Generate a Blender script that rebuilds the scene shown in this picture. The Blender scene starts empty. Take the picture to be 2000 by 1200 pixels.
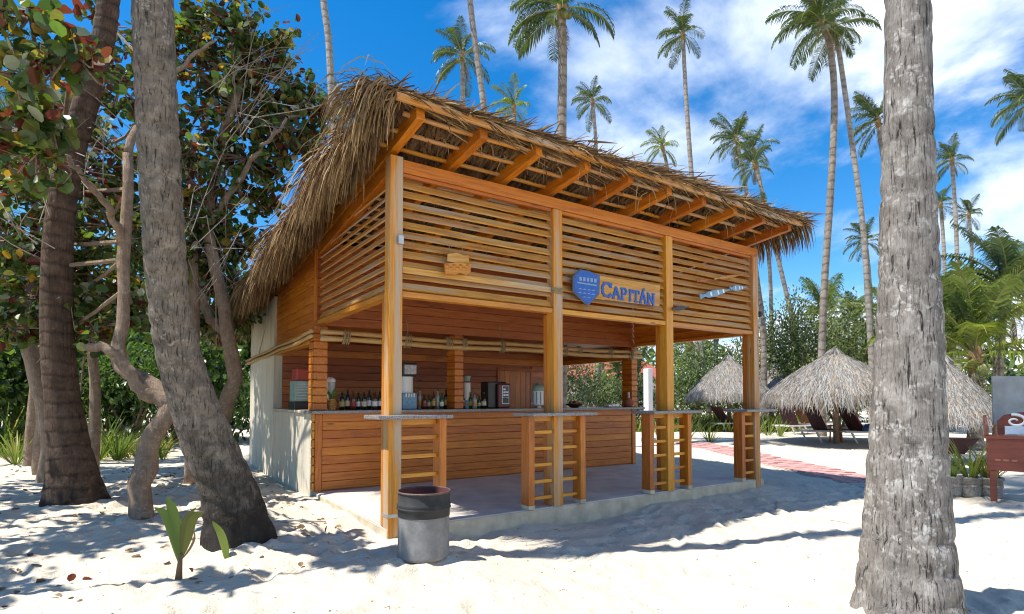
import bpy, math, random
import numpy as np
from mathutils import Vector, Matrix, Euler
R = math.radians
rng = np.random.default_rng(7)
random.seed(7)
C = bpy.context.scene.collection
SC = bpy.context.scene

# ------------------------------------------------------------------ camera, sky, sun, exposure
F, PITCH, YAW, HOR = 1107.8, R(2.0), R(34.04), 780.2
CAM = np.array([-2.188, -5.474, 1.4])
cam = bpy.data.cameras.new('camera'); cam_o = bpy.data.objects.new('camera', cam); C.objects.link(cam_o)
cam.sensor_width = 36; cam.lens = 36*F/2000; cam.clip_end = 2000; cam.clip_start = .05
cam.shift_y = ((HOR - F*math.tan(PITCH)) - 600)/2000
cam_o.location = CAM; cam_o.rotation_euler = (R(90)+PITCH, 0, -YAW)
SC.camera = cam_o

SUN_DIR = Vector((-2.05, .52, 4.1)).normalized()
sun_el = math.asin(SUN_DIR.z); sun_az = math.atan2(SUN_DIR.x, SUN_DIR.y) % (2*math.pi)
world = bpy.data.worlds.new('World'); SC.world = world; world.use_nodes = True
wt = world.node_tree; wt.nodes.clear()
def wn(t, **k):
    n = wt.nodes.new(t)
    for a, b in k.items(): setattr(n, a, b)
    return n
def wmath(op, a, b=None, c=None):
    n = wn('ShaderNodeMath', operation=op)
    for i, v in enumerate((a, b, c)):
        if v is None: continue
        if isinstance(v, (int, float)): n.inputs[i].default_value = v
        else: wt.links.new(v, n.inputs[i])
    return n.outputs[0]
sky = wn('ShaderNodeTexSky', sky_type='NISHITA', sun_disc=False, sun_elevation=sun_el, sun_rotation=sun_az,
         altitude=0, air_density=1.0, dust_density=.25, ozone_density=3.2)
hs = wn('ShaderNodeHueSaturation'); hs.inputs['Saturation'].default_value = 1.42; hs.inputs['Value'].default_value = 1.1
wt.links.new(sky.outputs[0], hs.inputs['Color'])
tc = wn('ShaderNodeTexCoord'); sep = wn('ShaderNodeSeparateXYZ'); wt.links.new(tc.outputs['Generated'], sep.inputs[0])
zz = wmath('ADD', wmath('MAXIMUM', sep.outputs[2], 0.0), .22)
cmb = wn('ShaderNodeCombineXYZ')
wt.links.new(wmath('DIVIDE', sep.outputs[0], zz), cmb.inputs[0]); wt.links.new(wmath('DIVIDE', sep.outputs[1], zz), cmb.inputs[1])
cmb.inputs[2].default_value = 3.7
n1 = wn('ShaderNodeTexNoise'); n1.inputs['Scale'].default_value = 1.15; n1.inputs['Detail'].default_value = 9; n1.inputs['Roughness'].default_value = .56; n1.inputs['Distortion'].default_value = .35
wt.links.new(cmb.outputs[0], n1.inputs['Vector'])
# cloudier towards the east (+X), clear to the north-west, as over the beach in the photograph
bias = wmath('MULTIPLY_ADD', sep.outputs[0], .42, wmath('MULTIPLY', sep.outputs[1], -.22))
low = wmath('MULTIPLY', wmath('SUBTRACT', .35, wmath('MAXIMUM', sep.outputs[2], 0.0)), .12)
dens = wmath('ADD', n1.outputs[0], wmath('ADD', wmath('MINIMUM', bias, .19), low))
mr = wn('ShaderNodeMapRange', interpolation_type='SMOOTHSTEP'); mr.inputs['From Min'].default_value = .57; mr.inputs['From Max'].default_value = .76
wt.links.new(dens, mr.inputs['Value'])
n2 = wn('ShaderNodeTexNoise'); n2.inputs['Scale'].default_value = 2.6; n2.inputs['Detail'].default_value = 6; wt.links.new(cmb.outputs[0], n2.inputs['Vector'])
cr = wn('ShaderNodeValToRGB'); cr.color_ramp.elements[0].position = .3; cr.color_ramp.elements[0].color = (4.4, 5.2, 6.6, 1)
cr.color_ramp.elements[1].position = .65; cr.color_ramp.elements[1].color = (8.2, 8.6, 9.2, 1)
wt.links.new(n2.outputs[0], cr.inputs[0])
mx = wn('ShaderNodeMix', data_type='RGBA'); wt.links.new(wmath('MULTIPLY', mr.outputs[0], .93), mx.inputs[0])
wt.links.new(hs.outputs[0], mx.inputs[6]); wt.links.new(cr.outputs[0], mx.inputs[7])
bg = wn('ShaderNodeBackground'); bg.inputs[1].default_value = .1
wt.links.new(mx.outputs[2], bg.inputs[0])
wo = wn('ShaderNodeOutputWorld'); wt.links.new(bg.outputs[0], wo.inputs[0])

sl = bpy.data.lights.new('sun', 'SUN'); sl.energy = 4.4; sl.angle = R(.5); sl.color = (1, .965, .91)
so = bpy.data.objects.new('sun', sl); C.objects.link(so); so.rotation_euler = (-SUN_DIR).to_track_quat('-Z', 'Y').to_euler(); so.location = (-20, 5, 40)
SC.view_settings.view_transform = 'Standard'; SC.view_settings.look = 'None'; SC.view_settings.gamma = 1
SC.view_settings.use_curve_mapping = False; SC.view_settings.exposure = .95
SC.render.engine = 'CYCLES'; SC.cycles.max_bounces = 7; SC.cycles.diffuse_bounces = 4; SC.cycles.transparent_max_bounces = 8
SC.cycles.use_denoising = True; SC.cycles.filter_width = 1.1

# ------------------------------------------------------------------ from the photograph's pixels to places in the world
RT = np.array([math.cos(YAW), -math.sin(YAW), 0]); FW = np.array([math.sin(YAW), math.cos(YAW), 0]); UP = np.array([0, 0, 1.])
PPY = HOR - F*math.tan(PITCH)
def ray(px, py):
    a = (px-1000)/F; b = -(py-PPY)/F
    d = RT*a + FW*math.cos(PITCH) + UP*math.sin(PITCH) + b*(UP*math.cos(PITCH) - FW*math.sin(PITCH))
    return d
def at(px, py, depth):
    d = ray(px, py); return CAM + d*(depth/(d @ FW))
def onY(px, py, y):
    d = ray(px, py); return CAM + d*((y-CAM[1])/d[1])
def onX(px, py, x):
    d = ray(px, py); return CAM + d*((x-CAM[0])/d[0])
def sst(a, b, x):
    t = np.clip((np.asarray(x, float)-a)/(b-a), 0, 1); return t*t*(3-2*t)
def gz(x, y):
    x = np.asarray(x, float); y = np.asarray(y, float)
    dc = np.hypot(x-CAM[0], y-CAM[1])
    z = -.10*sst(.05, 1.0, x)*(1-sst(9, 16, dc))
    z = z + .05*sst(0, 3, y)*(1-sst(-1.2, .2, x)) + .16*sst(13, 22, dc) + .2*sst(40, 90, dc)
    return z
def gnd(px, depth):
    p = at(px, HOR, depth); return np.array([p[0], p[1], float(gz(p[0], p[1]))])

# ------------------------------------------------------------------ mesh helpers
def rotm(axis, a): return np.array(Matrix.Rotation(a, 3, axis))
class MB:
    def __init__(s): s.v = []; s.f = []; s.n = 0; s.m = []
    def add(s, v, faces, mi=0):
        v = np.asarray(v, float).reshape(-1, 3); s.v.append(v)
        for f in faces:
            s.f.append(np.asarray(f, np.int64)+s.n); s.m.append(mi)
        s.n += len(v); return s
    def box(s, a, b, mi=0, rot=None, jit=0):
        (x0, y0, z0), (x1, y1, z1) = a, b
        v = np.array([(x0,y0,z0),(x1,y0,z0),(x1,y1,z0),(x0,y1,z0),(x0,y0,z1),(x1,y0,z1),(x1,y1,z1),(x0,y1,z1)], float)
        if jit: v += rng.normal(0, jit, v.shape)
        if rot is not None:
            c = v.mean(0); v = (v-c) @ rot.T + c
        return s.add(v, [(0,3,2,1),(4,5,6,7),(0,1,5,4),(1,2,6,5),(2,3,7,6),(3,0,4,7)], mi)
    def beam(s, p, q, w, h, up=(0,0,1), mi=0):
        p = np.array(p, float); q = np.array(q, float); d = q-p; L = np.linalg.norm(d); d /= L
        u = np.array(up, float); sd = np.cross(d, u); sd /= np.linalg.norm(sd); u = np.cross(sd, d)
        v = [p+sd*a*w/2+u*b*h/2 for a, b in ((-1,-1),(1,-1),(1,1),(-1,1))]+[q+sd*a*w/2+u*b*h/2 for a, b in ((-1,-1),(1,-1),(1,1),(-1,1))]
        return s.add(v, [(0,3,2,1),(4,5,6,7),(0,1,5,4),(1,2,6,5),(2,3,7,6),(3,0,4,7)], mi)
    def prism(s, pts, ax, a, b, mi=0):
        """polygon pts (two coordinates) swept along axis ax from a to b"""
        n = len(pts); v = []
        for t in (a, b):
            for p in pts:
                q = list(p); q.insert(ax, t); v.append(q)
        fs = [list(range(n))[::-1], list(range(n, 2*n))]+[(i, (i+1) % n, n+(i+1) % n, n+i) for i in range(n)]
        return s.add(v, fs, mi)
    def tube(s, path, rad, n=10, mi=0, cap=True, noise=0, oval=None):
        P = np.asarray(path, float); K = len(P); rad = np.broadcast_to(np.asarray(rad, float), (K,))
        T = np.gradient(P, axis=0); T /= np.linalg.norm(T, axis=1)[:, None]
        ref = np.array([1., 0, 0]) if abs(T[0][0]) < .8 else np.array([0, 1., 0])
        ang = np.linspace(0, 2*math.pi, n, endpoint=False); V = []
        for k in range(K):
            a = np.cross(T[k], ref); a /= np.linalg.norm(a); b = np.cross(T[k], a); ref = ref - T[k]*(ref@T[k])
            rr = rad[k]*(1+noise*rng.normal(0, 1, n)) if noise else rad[k]*np.ones(n)
            V.append(P[k]+np.outer(np.cos(ang)*rr, a)+np.outer(np.sin(ang)*rr, b))
        fs = [(k*n+i, k*n+(i+1) % n, (k+1)*n+(i+1) % n, (k+1)*n+i) for k in range(K-1) for i in range(n)]
        if cap: fs += [tuple(range(n))[::-1], tuple(range((K-1)*n, K*n))]
        return s.add(np.concatenate(V), fs, mi)
    def lathe(s, prof, n=20, c=(0,0,0), mi=0):
        ang = np.linspace(0, 2*math.pi, n, endpoint=False); V = []
        for r, z in prof: V.append(np.stack([c[0]+np.cos(ang)*max(r, 1e-4), c[1]+np.sin(ang)*max(r, 1e-4), np.full(n, c[2]+z)], 1))
        K = len(prof)
        return s.add(np.concatenate(V), [(k*n+i, k*n+(i+1) % n, (k+1)*n+(i+1) % n, (k+1)*n+i) for k in range(K-1) for i in range(n)], mi)
    def strips(s, P, side, w, mi=None):
        """P (N,K,3) paths, side (N,K,3) or (N,3), w (N,K) widths -> ribbons"""
        P = np.asarray(P, float); N, K, _ = P.shape
        side = np.asarray(side, float)
        if side.ndim == 2: side = np.repeat(side[:, None], K, 1)
        w = np.broadcast_to(np.asarray(w, float), (N, K))[..., None]
        V = np.stack([P-side*w/2, P+side*w/2], 2).reshape(-1, 3)
        b = (np.arange(N)*K*2)[:, None]+(np.arange(K-1)*2)[None]
        q = np.stack([b, b+1, b+3, b+2], -1).reshape(-1, 4)+s.n
        s.v.append(V); s.n += len(V); s.f.append(q)
        s.m.append(np.repeat(np.zeros(N, int) if mi is None else np.asarray(mi), K-1))
        return s
    def polys(s, V, q, mi):
        """V (n,3); q (m,k) faces"""
        s.v.append(np.asarray(V, float)); s.f.append(np.asarray(q)+s.n); s.m.append(np.asarray(mi)); s.n += len(V); return s
    def mesh(s, name, mats, smooth=False):
        me = bpy.data.meshes.new(name)
        V = np.concatenate(s.v); starts = []; idx = []; mi = []; t = 0
        for f, m in zip(s.f, s.m):
            if f.ndim == 1:
                starts.append(np.array([t])); idx.append(f); mi.append(np.array([m])); t += len(f)
            else:
                n, k = f.shape; starts.append(t+np.arange(n)*k); idx.append(f.ravel()); mi.append(np.broadcast_to(m, (n,))); t += n*k
        starts = np.concatenate(starts); idx = np.concatenate(idx); mi = np.concatenate(mi)
        me.vertices.add(len(V)); me.vertices.foreach_set('co', V.ravel().astype(np.float32))
        me.loops.add(len(idx)); me.loops.foreach_set('vertex_index', idx.astype(np.int32))
        me.polygons.add(len(starts)); me.polygons.foreach_set('loop_start', starts.astype(np.int32))
        me.polygons.foreach_set('material_index', mi.astype(np.int32))
        me.polygons.foreach_set('use_smooth', np.full(len(starts), bool(smooth)))
        me.update(calc_edges=True)
        for m in (mats if isinstance(mats, (list, tuple)) else [mats]): me.materials.append(m)
        return me
def link(name, me, parent=None, loc=None, bevel=0):
    o = bpy.data.objects.new(name, me); C.objects.link(o)
    if parent is not None: o.parent = parent
    if loc is not None: o.location = loc
    if bevel:
        b = o.modifiers.new('edge', 'BEVEL'); b.width = bevel; b.segments = 2; b.limit_method = 'ANGLE'
    return o
def ob(name, mb, mats, parent=None, smooth=False, bevel=0, loc=None):
    return link(name, mb.mesh(name, mats, smooth), parent, loc, bevel)
def tag(o, label, cat, group=None, kind=None):
    if label: o['label'] = label
    if cat: o['category'] = cat
    if group: o['group'] = group
    if kind: o['kind'] = kind
    return o
def thing(name, label, cat, loc=(0,0,0), rz=0, group=None):
    o = bpy.data.objects.new(name, None); C.objects.link(o); o.empty_display_size = .1
    o.location = [float(v) for v in loc]; o.rotation_euler = (0, 0, rz); return tag(o, label, cat, group)
def struct(o): o['kind'] = 'structure'; return o
def stuff(o): o['kind'] = 'stuff'; return o
def copy_tree(o, parent=None):
    c = o.copy(); C.objects.link(c)
    if parent is not None: c.parent = parent
    for ch in o.children: copy_tree(ch, c)
    return c
def smooth_path(pts, n):
    P = np.asarray(pts, float); K = len(P)
    Q = np.vstack([2*P[0]-P[1], P, 2*P[-1]-P[-2]]); out = []
    for t in np.linspace(0, K-1, n):
        i = min(int(t), K-2); f = t-i; a, b, c, d = Q[i:i+4]
        out.append(.5*((2*b)+(-a+c)*f+(2*a-5*b+4*c-d)*f*f+(-a+3*b-3*c+d)*f**3))
    return np.array(out)

# ------------------------------------------------------------------ materials
def mat(name):
    m = bpy.data.materials.new(name); m.use_nodes = True; t = m.node_tree
    return m, t, t.nodes['Principled BSDF']
def nd(t, ty, **k):
    n = t.nodes.new(ty)
    for a, b in k.items():
        if a.startswith('i_'): n.inputs[a[2:].replace('_', ' ')].default_value = b
        else: setattr(n, a, b)
    return n
def ramp(t, fac, stops):
    r = nd(t, 'ShaderNodeValToRGB'); e = r.color_ramp.elements
    while len(e) < len(stops): e.new(.5)
    for x, (p, c) in zip(e, stops): x.position = p; x.color = (*c, 1)
    t.links.new(fac, r.inputs[0]); return r.outputs[0]
def mixc(t, fac, a, b, mode='MIX'):
    n = nd(t, 'ShaderNodeMix', data_type='RGBA', blend_type=mode)
    for i, v in ((0, fac), (6, a), (7, b)):
        if hasattr(v, 'links') or hasattr(v, 'is_linked'): t.links.new(v, n.inputs[i])
        else: n.inputs[i].default_value = v if i == 0 else (*v, 1)
    return n.outputs[2]
def mth(t, op, a, b=0.):
    n = nd(t, 'ShaderNodeMath', operation=op)
    for i, v in enumerate((a, b)):
        if isinstance(v, (int, float)): n.inputs[i].default_value = v
        else: t.links.new(v, n.inputs[i])
    return n.outputs[0]
def coords(t, scale=(1,1,1), objrand=True):
    tc = nd(t, 'ShaderNodeTexCoord'); mp = nd(t, 'ShaderNodeMapping'); mp.inputs['Scale'].default_value = scale
    src = tc.outputs['Object']
    if objrand:
        oi = nd(t, 'ShaderNodeObjectInfo'); m = mth(t, 'MULTIPLY', oi.outputs['Random'], 37.0)
        add = nd(t, 'ShaderNodeVectorMath', operation='ADD'); t.links.new(src, add.inputs[0])
        cx = nd(t, 'ShaderNodeCombineXYZ')
        for i in range(3): t.links.new(m, cx.inputs[i])
        t.links.new(cx.outputs[0], add.inputs[1]); src = add.outputs[0]
    t.links.new(src, mp.inputs[0]); return mp.outputs[0]
def noise(t, vec, scale, detail=5, rough=.55, dist=0.):
    n = nd(t, 'ShaderNodeTexNoise'); n.inputs['Scale'].default_value = scale; n.inputs['Detail'].default_value = detail
    n.inputs['Roughness'].default_value = rough; n.inputs['Distortion'].default_value = dist
    t.links.new(vec, n.inputs['Vector']); return n.outputs[0]
def bump(t, bs, h, strength, dist=.01):
    b = nd(t, 'ShaderNodeBump'); b.inputs['Strength'].default_value = strength; b.inputs['Distance'].default_value = dist
    t.links.new(h, b.inputs['Height']); t.links.new(b.outputs[0], bs.inputs['Normal'])
def plain(name, col, rough=.6, metal=0., var=.0, scale=8, **k):
    m, t, b = mat(name); b.inputs['Roughness'].default_value = rough; b.inputs['Metallic'].default_value = metal
    v = coords(t); n = noise(t, v, scale, 5)
    d = tuple(c*(1-var) for c in col); e = tuple(min(1, c*(1+var*.6)) for c in col)
    t.links.new(ramp(t, n, [(.3, d), (.7, e)]), b.inputs['Base Color'])
    for a, x in k.items(): b.inputs[a.replace('_', ' ')].default_value = x
    return m
def wood(name, axis, dark, mid, light, rough=.42, grey=0., coat=.10):
    m, t, b = mat(name)
    sc = [15, 15, 15]; sc[axis] = .9
    v = coords(t, sc); g = noise(t, v, 2.2, 7, .62, .9)
    fine = [70, 70, 70]; fine[axis] = 2.0
    g2 = noise(t, coords(t, fine), 1.0, 3, .5)
    c = ramp(t, g, [(.25, dark), (.5, mid), (.78, light)])
    c = mixc(t, mth(t, 'MULTIPLY', g2, .42), c, tuple(x*.4 for x in dark))
    kn = nd(t, 'ShaderNodeTexVoronoi'); ks = [5, 5, 5]; ks[axis] = 1.3; kn.inputs['Scale'].default_value = 1.0; t.links.new(coords(t, ks), kn.inputs['Vector'])
    kf = nd(t, 'ShaderNodeMapRange'); kf.inputs['From Min'].default_value = .10; kf.inputs['From Max'].default_value = .04; t.links.new(kn.outputs['Distance'], kf.inputs['Value'])
    c = mixc(t, mth(t, 'MULTIPLY', kf.outputs[0], .75), c, tuple(x*.3 for x in dark))
    sf = nd(t, 'ShaderNodeMapRange'); sf.inputs['From Min'].default_value = .55; sf.inputs['From Max'].default_value = .75; t.links.new(noise(t, coords(t, [2.2 if i != axis else .9 for i in range(3)]), 1.7, 7, .7, .3), sf.inputs['Value'])
    c = mixc(t, mth(t, 'MULTIPLY', sf.outputs[0], .5), c, tuple(x*.42 for x in dark))
    oi = nd(t, 'ShaderNodeObjectInfo')
    hsv = nd(t, 'ShaderNodeHueSaturation'); t.links.new(mth(t, 'ADD', mth(t, 'MULTIPLY', oi.outputs['Random'], .30), .85), hsv.inputs['Value'])
    t.links.new(mth(t, 'ADD', mth(t, 'MULTIPLY', oi.outputs['Random'], .012), .496), hsv.inputs['Hue'])
    t.links.new(c, hsv.inputs['Color']); c = hsv.outputs[0]
    if grey:
        w = noise(t, coords(t, [s*.5 for s in sc]), 1.6, 6, .6, .4)
        wf = nd(t, 'ShaderNodeMapRange'); wf.inputs['From Min'].default_value = .62-grey*.3; wf.inputs['From Max'].default_value = .78-grey*.3; t.links.new(w, wf.inputs['Value'])
        c = mixc(t, mth(t, 'MULTIPLY', wf.outputs[0], .85), c, (.42, .35, .26))
    t.links.new(c, b.inputs['Base Color']); b.inputs['Roughness'].default_value = rough
    b.inputs['Coat Weight'].default_value = coat; b.inputs['Coat Roughness'].default_value = .3
    bump(t, b, g2, .35, .004); return m
OR = dict(dark=(.31, .066, .003), mid=(.56, .152, .007), light=(.70, .245, .015))
PN = dict(dark=(.44, .13, .007), mid=(.65, .25, .014), light=(.77, .37, .034))
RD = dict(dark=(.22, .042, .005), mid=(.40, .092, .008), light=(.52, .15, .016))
W = {}
for ax, a in (('x', 0), ('y', 1), ('z', 2)):
    W['or'+ax] = wood('varnished_orange_wood_'+ax, a, **OR)
    W['pn'+ax] = wood('varnished_pine_'+ax, a, **PN)
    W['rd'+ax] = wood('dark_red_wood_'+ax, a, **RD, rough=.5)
    W['gy'+ax] = wood('weathered_wood_'+ax, a, dark=(.32, .11, .02), mid=(.58, .26, .05), light=(.74, .46, .17), rough=.65, grey=.38, coat=0)
    W['pg'+ax] = wood('sunworn_pine_'+ax, a, **PN, grey=.55, rough=.6)

def leaf_mat(name, col, trans=.35, rough=.45, var=.5, spec=.4):
    m, t, b = mat(name); out = t.nodes['Material Output']
    ge = nd(t, 'ShaderNodeNewGeometry')
    h = nd(t, 'ShaderNodeHueSaturation'); h.inputs['Color'].default_value = (*col, 1)
    t.links.new(mth(t, 'ADD', mth(t, 'MULTIPLY', ge.outputs['Random Per Island'], var*1.5), 1-var*.6), h.inputs['Value'])
    oi = nd(t, 'ShaderNodeObjectInfo')
    t.links.new(mth(t, 'ADD', mth(t, 'MULTIPLY', oi.outputs['Random'], .03), .485), h.inputs['Hue'])
    t.links.new(h.outputs[0], b.inputs['Base Color']); b.inputs['Roughness'].default_value = rough
    b.inputs['Specular IOR Level'].default_value = spec
    tr = nd(t, 'ShaderNodeBsdfTranslucent'); 
    hb = nd(t, 'ShaderNodeHueSaturation', i_Value=1.5, i_Saturation=1.1); t.links.new(h.outputs[0], hb.inputs['Color']); t.links.new(hb.outputs[0], tr.inputs['Color'])
    mix = nd(t, 'ShaderNodeMixShader'); mix.inputs[0].default_value = trans
    t.links.new(b.outputs[0], mix.inputs[1]); t.links.new(tr.outputs[0], mix.inputs[2]); t.links.new(mix.outputs[0], out.inputs[0])
    return m
LF = dict(dark=leaf_mat('leaf_dark_green', (.040, .075, .020), .35, .25, spec=.6), mid=leaf_mat('leaf_mid_green', (.085, .14, .025), .4, .25, spec=.6),
          olive=leaf_mat('leaf_olive', (.13, .145, .03), .4), red=leaf_mat('leaf_red_brown', (.12, .038, .020), .35),
          yellow=leaf_mat('leaf_yellow', (.30, .20, .03), .45), pale=leaf_mat('leaf_pale_back', (.26, .29, .20), .2))
LEAFS = [LF[k] for k in ('dark', 'mid', 'olive', 'red', 'yellow', 'pale')]
PALM = leaf_mat('palm_leaflet_green', (.055, .085, .018), .3, .38, .6)
PALMY = leaf_mat('palm_leaflet_yellow_green', (.13, .17, .028), .38, .4, .6)
PALMDRY = leaf_mat('palm_leaflet_dry', (.20, .13, .06), .2, .7, .5)
RACH = plain('palm_rachis', (.25, .24, .07), .5, var=.3)
BLADE = leaf_mat('strap_leaf_green', (.12, .17, .03), .4, .4, .5)
BLADEY = leaf_mat('strap_leaf_yellow', (.26, .24, .06), .4, .5, .5)
SHRUB = [leaf_mat('shrub_leaf_green', (.075, .115, .03), .35, .4, .7), leaf_mat('shrub_leaf_light', (.17, .20, .07), .3, .4, .6), leaf_mat('shrub_leaf_deep', (.035, .06, .02), .3, .5, .6)]

def thatch_mat(name, cols, rough=.85, trans=.1):
    m, t, b = mat(name); ge = nd(t, 'ShaderNodeNewGeometry')
    c = ramp(t, ge.outputs['Random Per Island'], [(i/(len(cols)-1), c) for i, c in enumerate(cols)])
    n = noise(t, coords(t, (1, 1, 1), False), 40, 3)
    c = mixc(t, mth(t, 'MULTIPLY', n, .5), c, tuple(x*.4 for x in cols[0]))
    t.links.new(c, b.inputs['Base Color']); b.inputs['Roughness'].default_value = rough; b.inputs['Specular IOR Level'].default_value = .2
    return m
THATCH = thatch_mat('dry_palm_thatch', [(.12, .06, .024), (.25, .14, .058), (.38, .25, .11), (.50, .37, .19), (.32, .165, .055)])
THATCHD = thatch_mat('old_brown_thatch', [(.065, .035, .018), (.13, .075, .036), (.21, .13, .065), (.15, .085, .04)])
THATCHG = thatch_mat('sun_bleached_thatch', [(.09, .08, .068), (.24, .22, .19), (.38, .355, .315), (.50, .475, .43), (.15, .13, .105)])

def sand_mat():
    m, t, b = mat('coral_sand'); v = coords(t, (1,1,1), False)
    n = noise(t, v, .9, 6, .6); f = noise(t, v, 60, 4, .6); sp = noise(t, v, 23, 3, .7)
    c = ramp(t, n, [(.3, (.56, .485, .37)), (.7, (.66, .58, .455))])
    c = mixc(t, mth(t, 'MULTIPLY', f, .35), c, (.44, .39, .32))
    mr = nd(t, 'ShaderNodeMapRange'); mr.inputs['From Min'].default_value = .70; mr.inputs['From Max'].default_value = .78; t.links.new(sp, mr.inputs['Value'])
    c = mixc(t, mth(t, 'MULTIPLY', mr.outputs[0], .6), c, (.22, .15, .09))
    t.links.new(c, b.inputs['Base Color']); b.inputs['Roughness'].default_value = .95; b.inputs['Specular IOR Level'].default_value = .1
    bump(t, b, mth(t, 'ADD', noise(t, v, 14, 5, .65), mth(t, 'MULTIPLY', f, .35)), 1.0, .026); return m
SAND = sand_mat()

def bark(name, cols, patch, patchc, rings=0., dark_base=0., scale=1., crack=.5):
    """palm bark: blotched lichen, fine vertical cracks, ring scars"""
    m, t, b = mat(name); v = coords(t, (1,1,1), True)
    n = noise(t, v, 6*scale, 7, .65, .5)
    c = ramp(t, n, [(.25, cols[0]), (.5, cols[1]), (.75, cols[2])])
    vo = nd(t, 'ShaderNodeTexVoronoi', feature='F1'); vo.inputs['Scale'].default_value = 9*scale; vo.inputs['Randomness'].default_value = 1
    wv = nd(t, 'ShaderNodeVectorMath', operation='ADD'); t.links.new(v, wv.inputs[0])
    nn = nd(t, 'ShaderNodeTexNoise'); nn.inputs['Scale'].default_value = 14*scale; t.links.new(v, nn.inputs['Vector'])
    sc_ = nd(t, 'ShaderNodeVectorMath', operation='SCALE'); sc_.inputs['Scale'].default_value = .26/scale; t.links.new(nn.outputs['Color'], sc_.inputs[0]); t.links.new(sc_.outputs[0], wv.inputs[1]); t.links.new(wv.outputs[0], vo.inputs['Vector'])
    pf = nd(t, 'ShaderNodeMapRange'); pf.inputs['From Min'].default_value = patch; pf.inputs['From Max'].default_value = patch-.24; t.links.new(vo.outputs['Distance'], pf.inputs['Value'])
    big = nd(t, 'ShaderNodeMapRange'); big.inputs['From Min'].default_value = .4; big.inputs['From Max'].default_value = .6; t.links.new(noise(t, v, 1.7*scale, 3), big.inputs['Value'])
    c = mixc(t, mth(t, 'MULTIPLY', pf.outputs[0], mth(t, 'MULTIPLY', big.outputs[0], .85)), c, patchc)
    cv = noise(t, coords(t, (26*scale, 26*scale, 2.2*scale)), 1.6, 5, .7, .6)
    cf = nd(t, 'ShaderNodeMapRange'); cf.inputs['From Min'].default_value = .47; cf.inputs['From Max'].default_value = .36; t.links.new(cv, cf.inputs['Value'])
    c = mixc(t, mth(t, 'MULTIPLY', cf.outputs[0], crack), c, tuple(x*.25 for x in cols[0]))
    h = mth(t, 'ADD', mth(t, 'MULTIPLY', cv, .8), mth(t, 'MULTIPLY', n, .5))
    if rings:
        sp = nd(t, 'ShaderNodeSeparateXYZ'); t.links.new(v, sp.inputs[0])
        zz = mth(t, 'ADD', mth(t, 'MULTIPLY', sp.outputs[2], rings), mth(t, 'MULTIPLY', noise(t, v, 3.5, 5), 3.2))
        rg = mth(t, 'MULTIPLY', mth(t, 'POWER', mth(t, 'ABSOLUTE', mth(t, 'SINE', zz)), 10.), mth(t, 'ADD', noise(t, v, 5.5, 3), .15))
        c = mixc(t, mth(t, 'MULTIPLY', rg, .6), c, tuple(x*.3 for x in cols[0])); h = mth(t, 'SUBTRACT', h, mth(t, 'MULTIPLY', rg, .5))
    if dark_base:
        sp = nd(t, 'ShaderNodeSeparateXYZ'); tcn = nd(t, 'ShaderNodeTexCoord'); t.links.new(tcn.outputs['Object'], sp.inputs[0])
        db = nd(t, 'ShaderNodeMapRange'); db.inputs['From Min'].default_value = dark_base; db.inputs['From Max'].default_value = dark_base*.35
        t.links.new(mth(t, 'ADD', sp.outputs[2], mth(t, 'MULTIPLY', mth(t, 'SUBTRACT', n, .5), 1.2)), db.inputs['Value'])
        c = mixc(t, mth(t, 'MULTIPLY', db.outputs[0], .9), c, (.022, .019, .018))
    t.links.new(c, b.inputs['Base Color']); b.inputs['Roughness'].default_value = .9; b.inputs['Specular IOR Level'].default_value = .2
    bump(t, b, h, .9, .03); return m
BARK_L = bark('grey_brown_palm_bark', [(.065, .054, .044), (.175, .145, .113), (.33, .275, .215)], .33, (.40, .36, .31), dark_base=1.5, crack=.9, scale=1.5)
BARK_R = bark('pale_lichen_palm_bark', [(.10, .088, .075), (.23, .205, .18), (.40, .37, .33)], .42, (.54, .52, .48), crack=1.0, scale=1.35)
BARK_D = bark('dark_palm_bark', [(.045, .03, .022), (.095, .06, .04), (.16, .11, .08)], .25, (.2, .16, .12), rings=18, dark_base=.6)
BARK_F = bark('ringed_palm_bark', [(.18, .15, .12), (.30, .26, .215), (.40, .36, .31)], .3, (.48, .45, .40), rings=11, scale=.6, crack=.3)
BARK_FB = bark('ringed_brown_palm_bark', [(.15, .115, .085), (.25, .205, .16), (.36, .31, .25)], .3, (.36, .30, .24), rings=11, scale=.6, crack=.3)
BARK_S = bark('smooth_tan_tree_bark', [(.16, .11, .075), (.26, .185, .13), (.36, .28, .20)], .35, (.42, .36, .28), scale=1.5, crack=.3)

CONC = plain('pale_concrete', (.53, .45, .325), .85, var=.3, scale=5)
FLOORM = plain('worn_grey_floor', (.54, .49, .43), .7, var=.22, scale=3)
def stucco():
    m, t, b = mat('painted_render'); v = coords(t, (1,1,1), False)
    st = noise(t, coords(t, (7, 7, .6), False), 1.5, 6, .6); c = ramp(t, st, [(.3, (.48, .42, .315)), (.55, (.62, .555, .425)), (.8, (.66, .595, .465))])
    t.links.new(c, b.inputs['Base Color']); b.inputs['Roughness'].default_value = .9; bump(t, b, noise(t, v, 35, 4), .3, .01); return m
STUCCO = stucco()
def granite():
    m, t, b = mat('speckled_stone_top'); v = coords(t, (1,1,1), False)
    c = ramp(t, noise(t, v, 120, 2, .8), [(.35, (.06, .055, .055)), (.5, (.22, .2, .19)), (.68, (.46, .43, .4))])
    t.links.new(c, b.inputs['Base Color']); b.inputs['Roughness'].default_value = .3; return m
STONE = granite()
BAMBOO = wood('bamboo_cane', 0, (.40, .20, .06), (.55, .33, .12), (.66, .44, .20), rough=.5)
BAMBOOY = wood('bamboo_cane_y', 1, (.40, .20, .06), (.55, .33, .12), (.66, .44, .20), rough=.5)
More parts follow.
